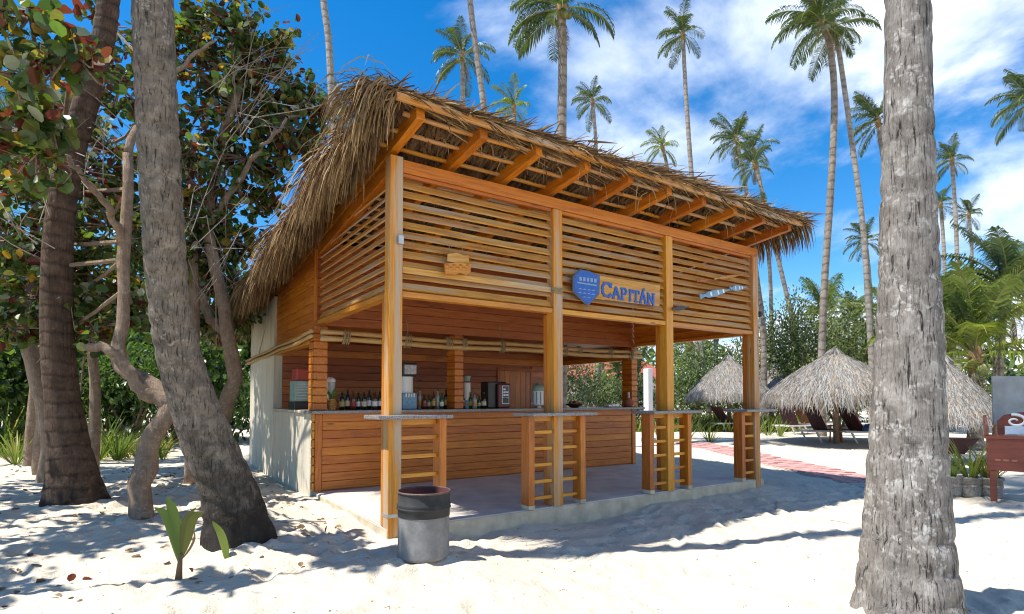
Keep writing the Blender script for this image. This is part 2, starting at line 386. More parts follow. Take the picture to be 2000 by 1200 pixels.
ROPE = plain('sisal_rope', (.30, .22, .12), .9, var=.4, scale=60)
STEEL = plain('galvanised_steel', (.48, .49, .50), .4, .7, .2)
BLACK = plain('black_plastic', (.018, .018, .02), .35, var=.2)
WHITE = plain('white_paint', (.76, .75, .72), .5, var=.06)
BLUE = plain('sign_blue_paint', (.012, .10, .42), .5, var=.25, scale=20)
BLUEP = plain('pale_blue_paint', (.17, .33, .47), .6, var=.25, scale=20)
GLASSD = plain('dark_bottle_glass', (.012, .02, .012), .08, var=.3, Coat_Weight=.5)
GLASSG = plain('green_bottle_glass', (.02, .10, .03), .08, var=.3, Coat_Weight=.5)
GLASSB = plain('brown_bottle_glass', (.09, .03, .008), .08, var=.3, Coat_Weight=.5)
CLEAR = plain('pale_spirit_glass', (.35, .38, .38), .08, var=.2, Coat_Weight=.5)
TERRA = plain('terracotta', (.26, .085, .045), .8, var=.3)
REDW = wood('red_stained_wood', 0, (.14, .026, .012), (.26, .055, .026), (.33, .085, .04), rough=.55)
PAVER = plain('red_clay_paver', (.52, .27, .235), .9, var=.25, scale=12)
PINE = plain('pineapple_skin', (.42, .20, .05), .6, var=.5, scale=60)
SLING = plain('burgundy_sling', (.05, .014, .018), .8, var=.3)
CUSH = plain('red_cushion', (.30, .03, .03), .8, var=.2)
TOWEL = plain('blue_towel', (.03, .12, .36), .9, var=.2)
GREYB = plain('grey_sign_board', (.30, .31, .30), .5, var=.3, scale=4)
WICK = plain('grey_woven_pot', (.28, .26, .23), .9, var=.5, scale=40)

# ------------------------------------------------------------------ ground: one sheet of sand out to the horizon
def vnoise(x, y, seed):
    xi = np.floor(x).astype(np.int64); yi = np.floor(y).astype(np.int64); fx = x-xi; fy = y-yi
    fx = fx*fx*(3-2*fx); fy = fy*fy*(3-2*fy)
    def h(a, b):
        n = (a*374761393 + b*668265263 + seed*1274126177) & 0x7fffffff
        n = ((n ^ (n >> 13))*1274126177) & 0x7fffffff
        return ((n ^ (n >> 16)) & 0xffff)/65535.
    return (h(xi, yi)*(1-fx)+h(xi+1, yi)*fx)*(1-fy)+(h(xi, yi+1)*(1-fx)+h(xi+1, yi+1)*fx)*fy
def axis_coords(lo, hi, step, far):
    mid = np.arange(lo, hi+1e-6, step); g = step*np.cumsum(1.16**np.arange(1, 200)); g = np.append(g[g < far], far)
    return np.concatenate([(lo-g)[::-1], mid, hi+g])
gx = axis_coords(-6.5, 9.5, .045, 420); gy = axis_coords(-5.0, 6.0, .045, 420)
X, Y = np.meshgrid(gx, gy); near = np.exp(-(np.hypot(X-1, Y+1)/14)**4)
Zs = gz(X, Y) + near*((vnoise(X*.7, Y*.7, 1)-.5)*.07 + (vnoise(X*2.3, Y*2.3, 2)-.5)*.045 + (vnoise(X*6, Y*6, 3)-.5)*.030 + (vnoise(X*13, Y*13, 4)-.5)*.016)
for _ in range(1500):                                                # old footprints
    fx, fy = rng.uniform(-6, 9), rng.uniform(-4.6, 5.5)
    if fx > -.2 and fy > -.15: continue
    a = rng.uniform(0, math.pi); L, Wd, D = rng.uniform(.10, .17), rng.uniform(.05, .08), rng.uniform(.015, .045)
    i0, i1 = np.searchsorted(gx, [fx-.45, fx+.45]); j0, j1 = np.searchsorted(gy, [fy-.45, fy+.45])
    dx = X[j0:j1, i0:i1]-fx; dy = Y[j0:j1, i0:i1]-fy; u = dx*math.cos(a)+dy*math.sin(a); v = -dx*math.sin(a)+dy*math.cos(a)
    r2 = (u/L)**2+(v/Wd)**2; Zs[j0:j1, i0:i1] += D*(-np.exp(-r2*1.4)+.45*np.exp(-(np.sqrt(r2)-1.55)**2*5))
for mpx, md, mh, mr_ in ((1768, 3.93, .07, .55), (478, 5.55, .07, .6), (160, 7.3, .07, .6), (292, 6.35, .05, .35), (829, 4.98, .035, .38)):
    mc = gnd(mpx, md); rr_ = np.hypot(X-mc[0], Y-mc[1])/mr_; Zs = Zs+mh*np.exp(-rr_**2)*(.6+.8*vnoise(X*4+7, Y*4, 8))
drift = np.exp(-(np.minimum(np.abs(Y+.05)+9*(X < -.1)+9*(X > 6.6), np.abs(X+.06)+9*(Y < -.1)+9*(Y > 7.7))/.22)**2); Zs = Zs+drift*.07*(vnoise(X*1.8+3, Y*1.8, 9)-.35)
Zs = np.where((X > .1) & (Y > .12) & (Y < 7.6) & (X < 6.5), np.minimum(Zs, -.05), Zs)
gm = MB(); ny, nx = X.shape
ii = (np.arange(ny-1)[:, None]*nx+np.arange(nx-1)[None]).ravel()
gm.polys(np.stack([X, Y, Zs], -1).reshape(-1, 3), np.stack([ii, ii+1, ii+nx+1, ii+nx], 1), np.zeros(len(ii), int))
struct(ob('sand', gm, SAND, smooth=True))
def zs(x, y):                                                       # actual height of the sand sheet
    i = min(max(np.searchsorted(gx, x)-1, 0), nx-2); j = min(max(np.searchsorted(gy, y)-1, 0), ny-2); return float(Zs[j, i])

# ------------------------------------------------------------------ the beach bar
bar = thing('beach_bar', 'open wooden beach bar with louvred front and shaggy palm thatch roof', 'beach bar', (0, 0, 0))
A = .143; PX = [0, 2.13, 4.19, 6.305]; SL = .115; XE = PX[3]+A
ZF, ZR, ZB = .093, 2.465, 3.91
SQ = 2.73; SB = 5.4; SE = 7.75
sl_ = ob('floor_slab', MB().box((.012, .02, -.6), (XE+.07, SE, ZF)), FLOORM, bar, bevel=.008)
ob('slab_edge', MB().box((-.004, .0045, -.6), (XE+.085, .0198, ZF-.012)), CONC, bar, bevel=.004); ob('slab_edge', MB().box((-.004, .02, -.6), (.0118, SQ-.1, ZF-.012)), CONC, bar, bevel=.004)
# posts
for i, x in enumerate(PX):
    z0 = -.25; zt = 3.93 if i == 0 else 3.768
    zm = 2.9 if i == 0 else 2.3
    m = MB().box((x, 0, z0 if i in (0, 3) else ZF), (x+A, A, zt)); p = ob('post', m, W['pgz'] if i != 2 else W['pnz'], bar, bevel=.008)
    p['label'] = ['corner post, tallest of the front', 'front post with rope round it', 'front post beside the blue sign', 'front post at the far end'][i]
    ob('post_packer', MB().box((x+.004, A+.003, ZF), (x+A-.004, A+.075, ZR-.003)), W['orz'], p, bevel=.006)
# ties at the foot of the corner post
ob('metal_strap', MB().box((-.004, -.004, .20), (A+.004, A+.004, .235)), STEEL, bar, bevel=.002)
# front beam, header board, rails
ob('front_beam', MB().box((A+.003, .012, 3.775), (XE+.02, .125, ZB)), W['orx'], bar, bevel=.006)
bays = [(PX[i]+A+.003, PX[i+1]-.003) for i in range(3)]
for x0, x1 in bays:
    ob('header_board', MB().box((x0, .03, 3.735), (x1, .075, 3.772)), W['orx'], bar, bevel=.004)
    ob('rail', MB().box((x0, .015, ZR), (x1, .125, ZR+.06)), W['pnx'], bar, bevel=.005)
def slat_mesh(L, ax, seed, w=.090, ang=57):
    m = MB(); t = .019
    n = 7; r = np.random.default_rng(seed)
    xs = np.linspace(0, L, n); dz = np.cumsum(r.normal(0, .0022, n)); dz -= np.linspace(dz[0], dz[-1], n)
    ca, sa = math.cos(R(ang)), math.sin(R(ang)); V = []
    for x_, d in zip(xs, dz):
        for a, b in ((-w/2, -t/2), (w/2, -t/2), (w/2, t/2), (-w/2, t/2)):
            o_ = a*ca - b*sa; z_ = a*sa + b*ca                      # a runs inward and up
            V.append((x_, o_, z_+d) if ax == 0 else (o_, x_, z_+d))
    fs = [(i*4+j, i*4+(j+1) % 4, (i+1)*4+(j+1) % 4, (i+1)*4+j) for i in range(n-1) for j in range(4)]+[(3, 2, 1, 0), tuple((n-1)*4+j for j in range(4))]
    return m.add(V, fs)
NS = 11
for b, (x0, x1) in enumerate(bays):
    ms = [slat_mesh(x1-x0, 0, s*7+b).mesh('slat', [W['gyx']]) for s in range(4)]
    for i in range(NS):
        o = link('slat', ms[(i*3+b) % 4], bar, (x0, .07, 2.595+i*.1075+rng.normal(0, .006)))
        o.rotation_euler = (0, rng.normal(0, .0035), 0)
# lower weathered boards doubled in the left bay
ob('loose_board', MB().box((bays[0][0]+.01, .03, 2.72), (bays[0][1]-.01, .048, 2.785)), W['gyx'], bar, bevel=.003)
# left and right louvred sides
for x, nm in ((0, 0), (PX[3], 1)):
    y0, y1 = A+.003, SQ-.005
    ob('rail', MB().box((x+.015, y0, ZR), (x+.125, y1, ZR+.06)), W['orx' if nm else 'pny'], bar, bevel=.005)
    me = [slat_mesh(y1-y0, 1, 90+s+nm*5, *((.090, 57), (.128, 68))[nm]).mesh('slat', [W['gyy'] if nm == 0 else W['ory']]) for s in range(3)]
    for i in range(NS):
        o = link('slat', me[i % 3], bar, (x+.07, y0, 2.595+i*.1075))
        if nm == 1: o.scale = (-1, 1, 1)
    ob('side_beam', MB().beam((x+.07, y0, 3.83), (x+.07, SB-.05, 3.83-SL*(SB-.05-y0)), .11, .14), W['ory'], bar, bevel=.005)
# counter: planks, corner trim, stone top
for i in range(9):
    z0 = ZF+.02+i*.121
    ob('counter_plank', MB().box((.10, SQ+rng.normal(0, .0015), z0), (6.28, SQ+.03, z0+.1165)), W['orx'], bar, bevel=.006)
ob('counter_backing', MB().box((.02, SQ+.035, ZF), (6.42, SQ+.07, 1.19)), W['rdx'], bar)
ob('counter_top', MB().box((-.07, SQ-.12, 1.195), (6.55, SQ+.55, 1.24)), STONE, bar, bevel=.006)
for x in (0.0, 6.29): ob('corner_trim', MB().box((x, SQ-.018, ZF), (x+.094, SQ+.034, 1.19)), W['orz'], bar, bevel=.006)
# clad pillars on the counter line
for i, x in enumerate((0.0, 2.22, 4.25, 6.29)):
    p = ob('pillar', MB().box((x+.012, SQ+.012, 1.24), (x+.15, SQ+.26, 2.46)), W['rdz'], bar)
    for j in range(11):
        z0 = 1.242+j*.11
        q = link('cladding_block', MB().box((x-(.03 if i == 0 else 0), SQ-.01, z0), (x+.165, SQ+.28, z0+.102)).mesh('cladding_block', [W['ory']]), p, bevel=.012)
# stacked plank ends under the counter at the left corner
for j in range(9):
    z0 = ZF+.02+j*.121
    ob('plank_end', MB().box((-.035, SQ+.0005, z0), (.0, SQ+.09, z0+.112)), W['pny'], bar, bevel=.012)
# bulkhead over the counter
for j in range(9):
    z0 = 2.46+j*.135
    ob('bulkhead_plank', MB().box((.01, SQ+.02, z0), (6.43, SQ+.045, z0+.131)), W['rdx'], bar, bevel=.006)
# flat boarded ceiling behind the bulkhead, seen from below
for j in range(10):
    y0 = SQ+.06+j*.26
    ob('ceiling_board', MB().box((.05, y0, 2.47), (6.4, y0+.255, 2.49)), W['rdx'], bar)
# back wall planks with the door opening
DX0, DX1, DZ = 4.74, 5.72, 2.12
for j in range(17):
    z0 = ZF+j*.14
    for a, b in (((.124, DX0), (DX1, 6.1)) if z0 < DZ-.02 else ((.124, 6.1),)):
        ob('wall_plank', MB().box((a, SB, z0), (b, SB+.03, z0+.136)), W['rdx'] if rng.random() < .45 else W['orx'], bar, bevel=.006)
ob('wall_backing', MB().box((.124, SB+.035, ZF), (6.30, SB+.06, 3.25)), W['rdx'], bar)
d = ob('door', MB().box((DX0+.06, SB-.005, ZF), (DX1-.06, SB+.03, DZ-.06)), W['orz'], bar)
for j in range(6):
    w_ = (DX1-DX0-.12)/6; ob('door_board', MB().box((DX0+.06+j*w_+.003, SB-.022, ZF+.02), (DX0+.06+(j+1)*w_-.003, SB-.006, DZ-.07)), W['orz'], d, bevel=.003)
ob('handle', MB().tube([(DX0+.13, SB-.02, 1.1), (DX0+.13, SB-.07, 1.1), (DX0+.24, SB-.07, 1.1)], .012, 8), STEEL, d)
fr = MB().box((DX0, SB-.03, ZF), (DX0+.057, SB+.034, DZ)); fr.box((DX1-.057, SB-.03, ZF), (DX1, SB+.034, DZ)); fr.box((DX0+.059, SB-.03, DZ-.057), (DX1-.059, SB+.034, DZ))
ob('door_frame', fr, W['rdz'], bar, bevel=.004)
# left side: rendered low wall, tall rendered end, boards above
ob('low_wall', MB().box((-.02, SQ+.092, -.3), (.12, SB-.003, 1.19)), STUCCO, bar, bevel=.006)
ob('wall_ledge', MB().box((-.05, SQ+.555, 1.195), (.30, SB-.003, 1.235)), CONC, bar, bevel=.004)
def slope_z(y): return ZB - SL*y
ob('end_wall', MB().prism([(SB, -.3), (SE, -.3), (SE, slope_z(SE)-.02), (SB, slope_z(SB)-.02)], 0, -.03, .12), STUCCO, bar, bevel=.006)
ob('right_low_wall', MB().box((6.31, SQ+.09, -.3), (6.45, SB, 1.19)), STUCCO, bar)
ob('right_end_wall', MB().prism([(SB, -.3), (SE, -.3), (SE, slope_z(SE)-.02), (SB, slope_z(SB)-.02)], 0, 6.31, 6.46), STUCCO, bar)
ob('back_wall', MB().box((.125, SE-.14, -.3), (6.30, SE, slope_z(SE)-.03)), STUCCO, bar)
for x, s in ((0, 'pn'), (6.33, 'rd')):
    ob('side_beam', MB().box((x-.03, SQ+.285, 2.20), (x+.10, SE-.3 if x == 0 else SB, 2.30)), W['pny'], bar, bevel=.006)
    for j in range(11):
        z0 = 2.305+j*.125; z1 = z0+.121; y1 = SB-.005; yt = min(y1, (ZB-z1)/SL)
        if yt < SQ+.4: break
        ob('side_plank', MB().prism([(SQ+.0455, z0), (min(y1, (ZB-z0)/SL), z0), (yt, z1), (SQ+.0455, z1)], 0, x+.01-rng.random()*.004, x+.04), W['ory'] if x == 0 else W['rdy'], bar, bevel=.008)
ob('corner_batten', MB().box((-.03, SQ-.004, ZR+.065), (.012, SQ+.04, 3.55)), W['orz'], bar, bevel=.004)
# conduit pipe on the rendered gable
ob('conduit', MB().tube([(-.045, SB+.5, 2.98), (-.045, SB+1.35, 2.33)], .012, 6), CONC, bar)
# bamboo canes lashed along the counter front and the left side
for z_, r_ in ((2.335, .034), (2.245, .036)):
    n = 26; xs = np.linspace(.02, 6.42, n); m = MB().tube(np.stack([xs, SQ-.16+.01*np.sin(xs*1.9+z_*9), z_+.014*np.sin(xs*2.1+z_*3)], 1), [r_*(1.16 if i % 3 == 0 else 1) for i in range(n)], 10)
    ob('bamboo_cane', m, BAMBOO, bar, smooth=True)
for z_ in (2.345, 2.275):
    ys = np.linspace(SQ-.1, SE+.25, 20); ob('bamboo_cane', MB().tube(np.stack([-.075+.008*np.sin(ys*2), ys, z_+.01*np.sin(ys*3)-.02*(ys-SQ)], 1), [.026*(1.14 if i % 3 == 0 else 1) for i in range(20)], 8), BAMBOOY, bar, smooth=True)
for x in (.38, 1.32, 2.02, 2.30, 3.05, 4.42, 4.75, 5.55, 6.1):
    m = MB()
    for q in range(4):
        a = np.linspace(0, 2*math.pi, 9); xo = x+(q-1.5)*.028+rng.normal(0, .006)
        m.tube(np.stack([np.full(9, xo)+.01*np.sin(a), SQ-.16+.05*np.cos(a), 2.29+.1*np.sin(a)], 1), .009, 5, cap=False)
    l = ob('rope_lashing', m, ROPE, bar)
    if x in (1.32, 3.05, 5.55): ob('hanging_rope', MB().tube([(x, SQ-.16, 2.38), (x+.04, SQ-.06, 2.55), (x+.03, SQ-.0, 2.68)], .007, 5), ROPE, l)
# rope round the second post
m = MB()
for q in range(3):
    a = np.linspace(0, 2*math.pi, 13); xx = PX[1]+A/2+.085*np.sign(np.cos(a))*np.abs(np.cos(a))**.5; yy = A/2+.085*np.sign(np.sin(a))*np.abs(np.sin(a))**.5
    m.tube(np.stack([xx, yy, 2.72+q*.026+.008*np.sin(a*2+q)], 1), .012, 6, cap=False)
ob('rope_lashing', m, ROPE, bar)

# roof frame: ten rafters, fascia, purlins
RX = np.linspace(.02, XE-.09, 10)
for x in RX:
    o = ob('rafter', MB().beam((x+.045, -.58, 3.995+.085+.58*SL-.115*.0), (x+.045, SE+.3, 3.995-SL*(SE+.3)), .09, .17), W['ory'], bar, bevel=.005)
def roof_z(y): return 4.09 - SL*y
RXL, RXR, RYF, RYB = -.27, XE+.30, -.66, SE+.55
ob('fascia', MB().box((RXL+.06, -.67, roof_z(-.62)-.015), (RXR-.12, -.63, roof_z(-.62)+.055)), W['pgx'], bar, bevel=.006)
for y in np.arange(-.42, RYB-.1, .30):
    xs = np.linspace(RXL+.22, RXR-.2, 14)
    ob('purlin', MB().tube(np.stack([xs, np.full(14, y)+.012*np.sin(xs*3+y), np.full(14, roof_z(y)+.022)], 1), .026, 7), W['pgx'], bar, smooth=True)
# thatch: under-layer of folded palm leaves, a thick mat, ragged edges
th = MB()
th.add([(RXL, RYF, roof_z(RYF)+.062), (RXR, RYF, roof_z(RYF)+.062), (RXR, RYB, roof_z(RYB)+.085), (RXL, RYB, roof_z(RYB)+.085),
        (RXL, RYF, roof_z(RYF)+.075), (RXR, RYF, roof_z(RYF)+.075), (RXR, RYB, roof_z(RYB)+.22), (RXL, RYB, roof_z(RYB)+.22)],
       [(0,3,2,1),(4,5,6,7),(0,1,5,4),(1,2,6,5),(2,3,7,6),(3,0,4,7)])
roof = ob('thatch_mat', th, THATCHD, bar)
N = 5200                                                            # under-leaves seen between the rafters
x = rng.uniform(RXL, RXR, N); y = RYF+rng.random(N)**1.6*4.2; L = rng.uniform(.28, .5, N)
P = np.zeros((N, 3, 3)); sk = rng.normal(.10, .10, N)
for q, f in enumerate((0, .5, 1)):
    P[:, q, 0] = x+sk*f; P[:, q, 1] = y+L*f; P[:, q, 2] = roof_z(y+L*f)+.052+rng.normal(0, .012, N)+(.03-.05*f)
sd = np.tile([1., 0, 0], (N, 1)); sd[:, 2] = rng.normal(0, .9, N); sd /= np.linalg.norm(sd, axis=1)[:, None]
stuff(ob('thatch_lining', MB().strips(P, sd, rng.uniform(.022, .05, N)[:, None]*np.array([.8, 1, .5])), THATCHD, bar))
def fringe(n, base, out, length, droop, spread, wid, seed, K=5):
    """strands that leave base (n,3) along out (n,3) and bend over to hang"""
    r = np.random.default_rng(seed); P = np.zeros((n, K, 3)); t = np.linspace(0, 1, K)
    o = out+r.normal(0, spread, (n, 3)); o /= np.linalg.norm(o, axis=1)[:, None]
    dirn = o.copy(); p = base.copy(); P[:, 0] = p; st = length/(K-1)
    for q in range(1, K):
        dirn = dirn+np.array([0, 0, -1])*droop[:, None]*(.55+.3*q); dirn /= np.linalg.norm(dirn, axis=1)[:, None]
        p = p+dirn*st[:, None]; P[:, q] = p
    s = np.cross(P[:, -1]-P[:, 0], r.normal(0, 1, (n, 3))); s /= np.linalg.norm(s, axis=1)[:, None]
    w = wid[:, None]*np.array([1, 1, .85, .6, .15])[None, :K]
    return P, s, w
fm = MB()
# left edge: the long shaggy side
n = 10500; y = RYF-.02+rng.random(n)**.80*(RYB-RYF); lay = rng.random(n)
base = np.stack([RXL+.22-lay*.30+rng.normal(0, .03, n), y, roof_z(y)+.18-lay*.24+rng.normal(0, .02, n)], 1)
fr_ = np.exp(-np.maximum(y+.6, 0)/.7)[:, None]; out = np.tile([-1., -.25, -.28], (n, 1))+fr_*np.array([0, .45, .12]); out[:, 1] += .15*np.sin(y*2.3)
fm.strips(*fringe(n, base, out, rng.uniform(.45, 1.0, n)*(.85+.25*np.sin(y*3.1)+.12*np.sin(y*7.7))*(1-.25*fr_[:, 0]), rng.uniform(.25, .62, n), .22, rng.uniform(.008, .019, n), 1), mi=(rng.random(n) < .25).astype(int))
n = 3800; y = RYF+.1+rng.random(n)*(RYB-RYF-.2); base = np.stack([RXL+.02+rng.random(n)*.12, y, roof_z(y)+.06+rng.random(n)*.06], 1)
fm.strips(*fringe(n, base, np.tile([-.5, -.1, -.8], (n, 1)), rng.uniform(.25, .62, n)*(.9+.25*np.sin(y*4.1)), rng.uniform(.5, 1.0, n), .2, rng.uniform(.009, .02, n), 9), mi=(rng.random(n) < .6).astype(int))
# right edge
n = 2600; y = RYF+rng.random(n)*(RYB-RYF)
base = np.stack([RXR-.1+rng.random(n)*.16, y, roof_z(y)+.06+rng.random(n)*.13], 1)
fm.strips(*fringe(n, base, np.tile([1., -.1, -.25], (n, 1)), rng.uniform(.25, .56, n), rng.uniform(.45, .9, n), .25, rng.uniform(.012, .026, n), 2), mi=(rng.random(n) < .35).astype(int))
# front edge and the cover laid along the eave
n = 2600; x = rng.uniform(RXL, RXR, n)
base = np.stack([x, RYF+.12-rng.random(n)*.12, roof_z(RYF)+.055+rng.random(n)*.04], 1)
fm.strips(*fringe(n, base, np.tile([.8, -.25, .02], (n, 1)), rng.uniform(.10, .32, n), rng.uniform(.0, .10, n), .3, rng.uniform(.010, .022, n), 3), mi=(rng.random(n) < .5).astype(int))
n = 3200; x = rng.uniform(RXL-.05, RXR-.4, n)
base = np.stack([x, RYF+rng.random(n)*.35, roof_z(RYF)+.055+rng.random(n)*.035+.06*np.maximum(0, np.sin(x*2.1+1))*(x > 2.5)], 1)
fm.strips(*fringe(n, base, np.tile([1., -.02, .01], (n, 1)), rng.uniform(.35, 1.0, n), rng.uniform(0, .03, n), .07, rng.uniform(.010, .026, n), 4), mi=(rng.random(n) < .5).astype(int))
# tufts that stand up over the eave
for cx, hh in ((2.75, .12), (3.05, .10), (3.9, .10), (4.1, .13), (4.6, .16), (5.0, .12)):
    n = 130; base = np.stack([rng.normal(cx, .25, n), rng.normal(-.35, .12, n), np.full(n, roof_z(-.35)+.08)+rng.random(n)*hh], 1)
    fm.strips(*fringe(n, base, np.tile([1., -.1, .14], (n, 1)), rng.uniform(.4, .8, n), rng.uniform(0, .05, n), .10, rng.uniform(.012, .03, n), int(cx*10)))
# front left corner: bundle that spills over
n = 230; a = rng.random(n)
base = np.stack([RXL+.10-a*.15+rng.normal(0, .06, n), RYF+.02+rng.random(n)*.45, roof_z(RYF)+.07+rng.random(n)*.13], 1)
out = np.stack([-.9+rng.normal(0, .3, n), -.35+rng.normal(0, .35, n), .10+rng.normal(0, .25, n)], 1)
fm.strips(*fringe(n, base, out, rng.uniform(.45, .95, n), rng.uniform(.32, .8, n), .15, rng.uniform(.009, .018, n), 6), mi=(rng.random(n) < .15).astype(int))
# back edge
n = 900; x = rng.uniform(RXL, RXR, n); base = np.stack([x, np.full(n, RYB-.1)+rng.random(n)*.15, roof_z(RYB)+.05+rng.random(n)*.15], 1)
fm.strips(*fringe(n, base, np.tile([0, 1., -.3], (n, 1)), rng.uniform(.4, .7, n), rng.uniform(.5, .9, n), .2, rng.uniform(.012, .026, n), 7))
# loose ends hanging under the front eave
n = 60; x = rng.uniform(.3, 6.2, n); base = np.stack([x, rng.uniform(-.55, -.1, n), roof_z(-.3)+.02+np.zeros(n)], 1)
fm.strips(*fringe(n, base, rng.normal(0, 1, (n, 3))*[1, .4, .2], rng.uniform(.15, .4, n), rng.uniform(.7, 1.2, n), .2, rng.uniform(.008, .016, n), 8))
stuff(ob('thatch_fringe', fm, [THATCH, THATCHD], bar))
ob('junction_box', MB().box((.075, -.045, 3.0), (.135, -.003, 3.09)), STEEL, bar, bevel=.004)
lm = MB().box((XE+.003, .05, 2.86), (XE+.12, .09, 2.88)); lm.lathe([(.0, 0), (.05, 0), (.06, -.05), (.03, -.09), (0, -.09)], 10, (XE+.13, .07, 2.87)); ob('wall_lamp', lm, BLACK, bar)

# ------------------------------------------------------------------ ladder-sided bar tables built round the posts
def bar_table(px, x0, x1, legs, label, rx0, rx1):
    t = thing('bar_table', label, 'bar table', (px+A/2, .07, ZF), group='high bar tables round the front posts'); c = px+A/2
    ob('table_top', MB().box((x0-c, -.22, 1.105), (x1-c, -.075, 1.145)).box((x0-c, .076, 1.105), (x1-c, .215, 1.145)).box((x0-c, -.0747, 1.1052), (px-c-.003, .0757, 1.1448)).box((px+A-c+.003, -.0747, 1.1052), (x1-c, .0757, 1.1448)), STONE, t, bevel=.006)
    for lx in legs:
        ob('leg', MB().box((lx-c, -.10, .0), (lx-c+.085, .06, 1.102)), W['orz'], t, bevel=.006)
        ob('leg_foot', MB().box((lx-c-.002, -.102, 0.001), (lx-c+.087, .062, .05)), CONC, t, bevel=.003)
    ob('apron', MB().box((rx0-c, -.02, 1.04), (rx1-c, .0, 1.10)), W['pnx'], t, bevel=.004)
    for j in range(5):
        for a, b in ((rx0, px-.002), (px+A+.002, rx1)):
            if b-a > .05: ob('rung', MB().box((a-c, -.045, .10+j*.197), (b-c, -.012, .142+j*.197)), W['pnx'], t, bevel=.006)
bar_table(PX[0], -.16, .66, [.56], 'bar table at the corner post, behind the rubbish drum', PX[0]+A+.002, .558)
bar_table(PX[1], PX[1]-.42, PX[1]+.58, [PX[1]-.40, PX[1]+.40], 'bar table at the roped post, in front of the counter', PX[1]-.313, PX[1]+.398)
bar_table(PX[2], PX[2]-.44, PX[2]+.58, [PX[2]-.40, PX[2]+.40], 'bar table below the blue lettered sign', PX[2]-.313, PX[2]+.398)
bar_table(PX[3], PX[3]-.44, PX[3]+.40, [PX[3]-.40], 'bar table at the far end post, by the red path', PX[3]-.313, PX[3]-.002)

# ------------------------------------------------------------------ name board and carved ornaments on the louvres
YS = -.035
def sp(px, py, y=YS): return onY(px, py, y)
sg = thing('sign', 'weathered board with shield emblem and blue lettering on the middle louvres', 'sign', tuple(sp(1200, 570, 0)))
O = sp(1200, 570, 0)
def loc(px, py): q = sp(px, py)-O; return (q[0], q[2])
ob('board', MB().prism([loc(1136, 532), loc(1291, 557), loc(1290, 598), loc(1136, 580)], 1, -.018, .0), W['gyx'], sg, bevel=.003)
sh = [loc(1119, 541), loc(1132, 526), loc(1150, 529), loc(1172, 538), loc(1171, 575), loc(1148, 599), loc(1119, 570)]
cxy = np.mean(sh, 0)
def scl(pts, s): return [tuple(cxy+(np.array(p)-cxy)*s) for p in pts]
em = ob('emblem', MB().prism(sh, 1, -.034, -.019), plain('emblem_rim_paint', (.10, .11, .13), .6, var=.2), sg, bevel=.003)
ob('emblem_field', MB().prism(scl(sh, .92), 1, -.040, -.0345), BLUE, em)
b1 = [loc(1127, 551), loc(1165, 557), loc(1165, 559.5), loc(1127, 553.5)]; mb = MB().prism(b1, 1, -.043, -.0405)
for j in range(5):
    x_ = 1131+j*7.2; mb.prism([loc(x_, 541+j*.9), loc(x_+4.6, 541.6+j*.9), loc(x_+4.6, 549+j*.9), loc(x_, 548.5+j*.9)], 1, -.043, -.0405)
for j in range(3):
    for q in range(4):
        xa = 1128+q*8.6; ya = 563+j*7.5+q*1.1; mb.prism([loc(xa, ya+2.4), loc(xa+4.3, ya), loc(xa+8.6, ya+2.8), loc(xa+4.3, ya+2)], 1, -.043, -.0405) if 3*j+abs(q-1.5)*4 < 10 else None
ob('emblem_marks', mb, plain('emblem_pale_paint', (.22, .33, .46), .6, var=.1), em)
def strokes(ch):
    S = {'C': [((.88, .80), (.62, 1)), ((.62, 1), (.3, .96)), ((.3, .96), (.1, .7)), ((.1, .7), (.1, .3)), ((.1, .3), (.3, .04)), ((.3, .04), (.65, 0)), ((.65, 0), (.9, .22)), ((.88, .72), (.88, 1))],
         'A': [((.06, 0), (.44, 1)), ((.46, 1), (.92, 0)), ((.22, .36), (.76, .36)), ((-.06, 0), (.22, 0)), ((.74, 0), (1.06, 0))],
         'P': [((.2, 0), (.2, 1)), ((.05, 1), (.65, 1)), ((.65, 1), (.86, .8)), ((.86, .8), (.65, .5)), ((.65, .5), (.2, .5)), ((.04, 0), (.38, 0))],
         'I': [((.5, 0), (.5, 1)), ((.3, 0), (.7, 0)), ((.3, 1), (.7, 1))],
         'T': [((.5, 0), (.5, 1)), ((.02, 1), (.98, 1)), ((.02, 1), (.02, .78)), ((.98, 1), (.98, .78)), ((.3, 0), (.7, 0))],
         'N': [((.14, 0), (.14, 1)), ((.14, 1), (.86, 0)), ((.86, 0), (.86, 1)), ((-.02, 0), (.3, 0)), ((.0, 1), (.14, 1)), ((.7, 1), (1.02, 1))]}
    return S[ch[0]] + ([((.45, 1.12), (.70, 1.30))] if ch == 'A\u0301' else [])
word = ['C', 'A', 'P', 'I', 'T', 'A\u0301', 'N']; wid = [.150, .105, .10, .055, .10, .105, .115]; hgt = [.180]+[.150]*6
x0, _ = loc(1176, 565); xe, _ = loc(1279, 570); k = (xe-x0)/(sum(wid)+.012*6); cx = x0
for ch, w_, h_ in zip(word, wid, hgt):
    w_ *= k; m = MB(); zb = loc(1176, 580)[1]+(cx-x0)*-.028+.012
    for n_, ((a, b), (c, d_)) in enumerate(strokes(ch)):
        p = np.array([cx+a*w_, zb+b*h_]); q = np.array([cx+c*w_, zb+d_*h_]); dv = q-p; dv /= np.linalg.norm(dv); nv = np.array([-dv[1], dv[0]]); th_ = .0160 if ch != 'C' else .0185
        thin = th_*(.62 if abs(dv[1]) < .2 else 1.0)
        p = p-dv*.006; q = q+dv*.006; off = -.030-.0004*n_
        m.prism([tuple(p+nv*thin), tuple(q+nv*thin), tuple(q-nv*thin), tuple(p-nv*thin)], 1, off, -.0185)
    ob('letter', m, BLUE, sg); cx += w_+.012*k
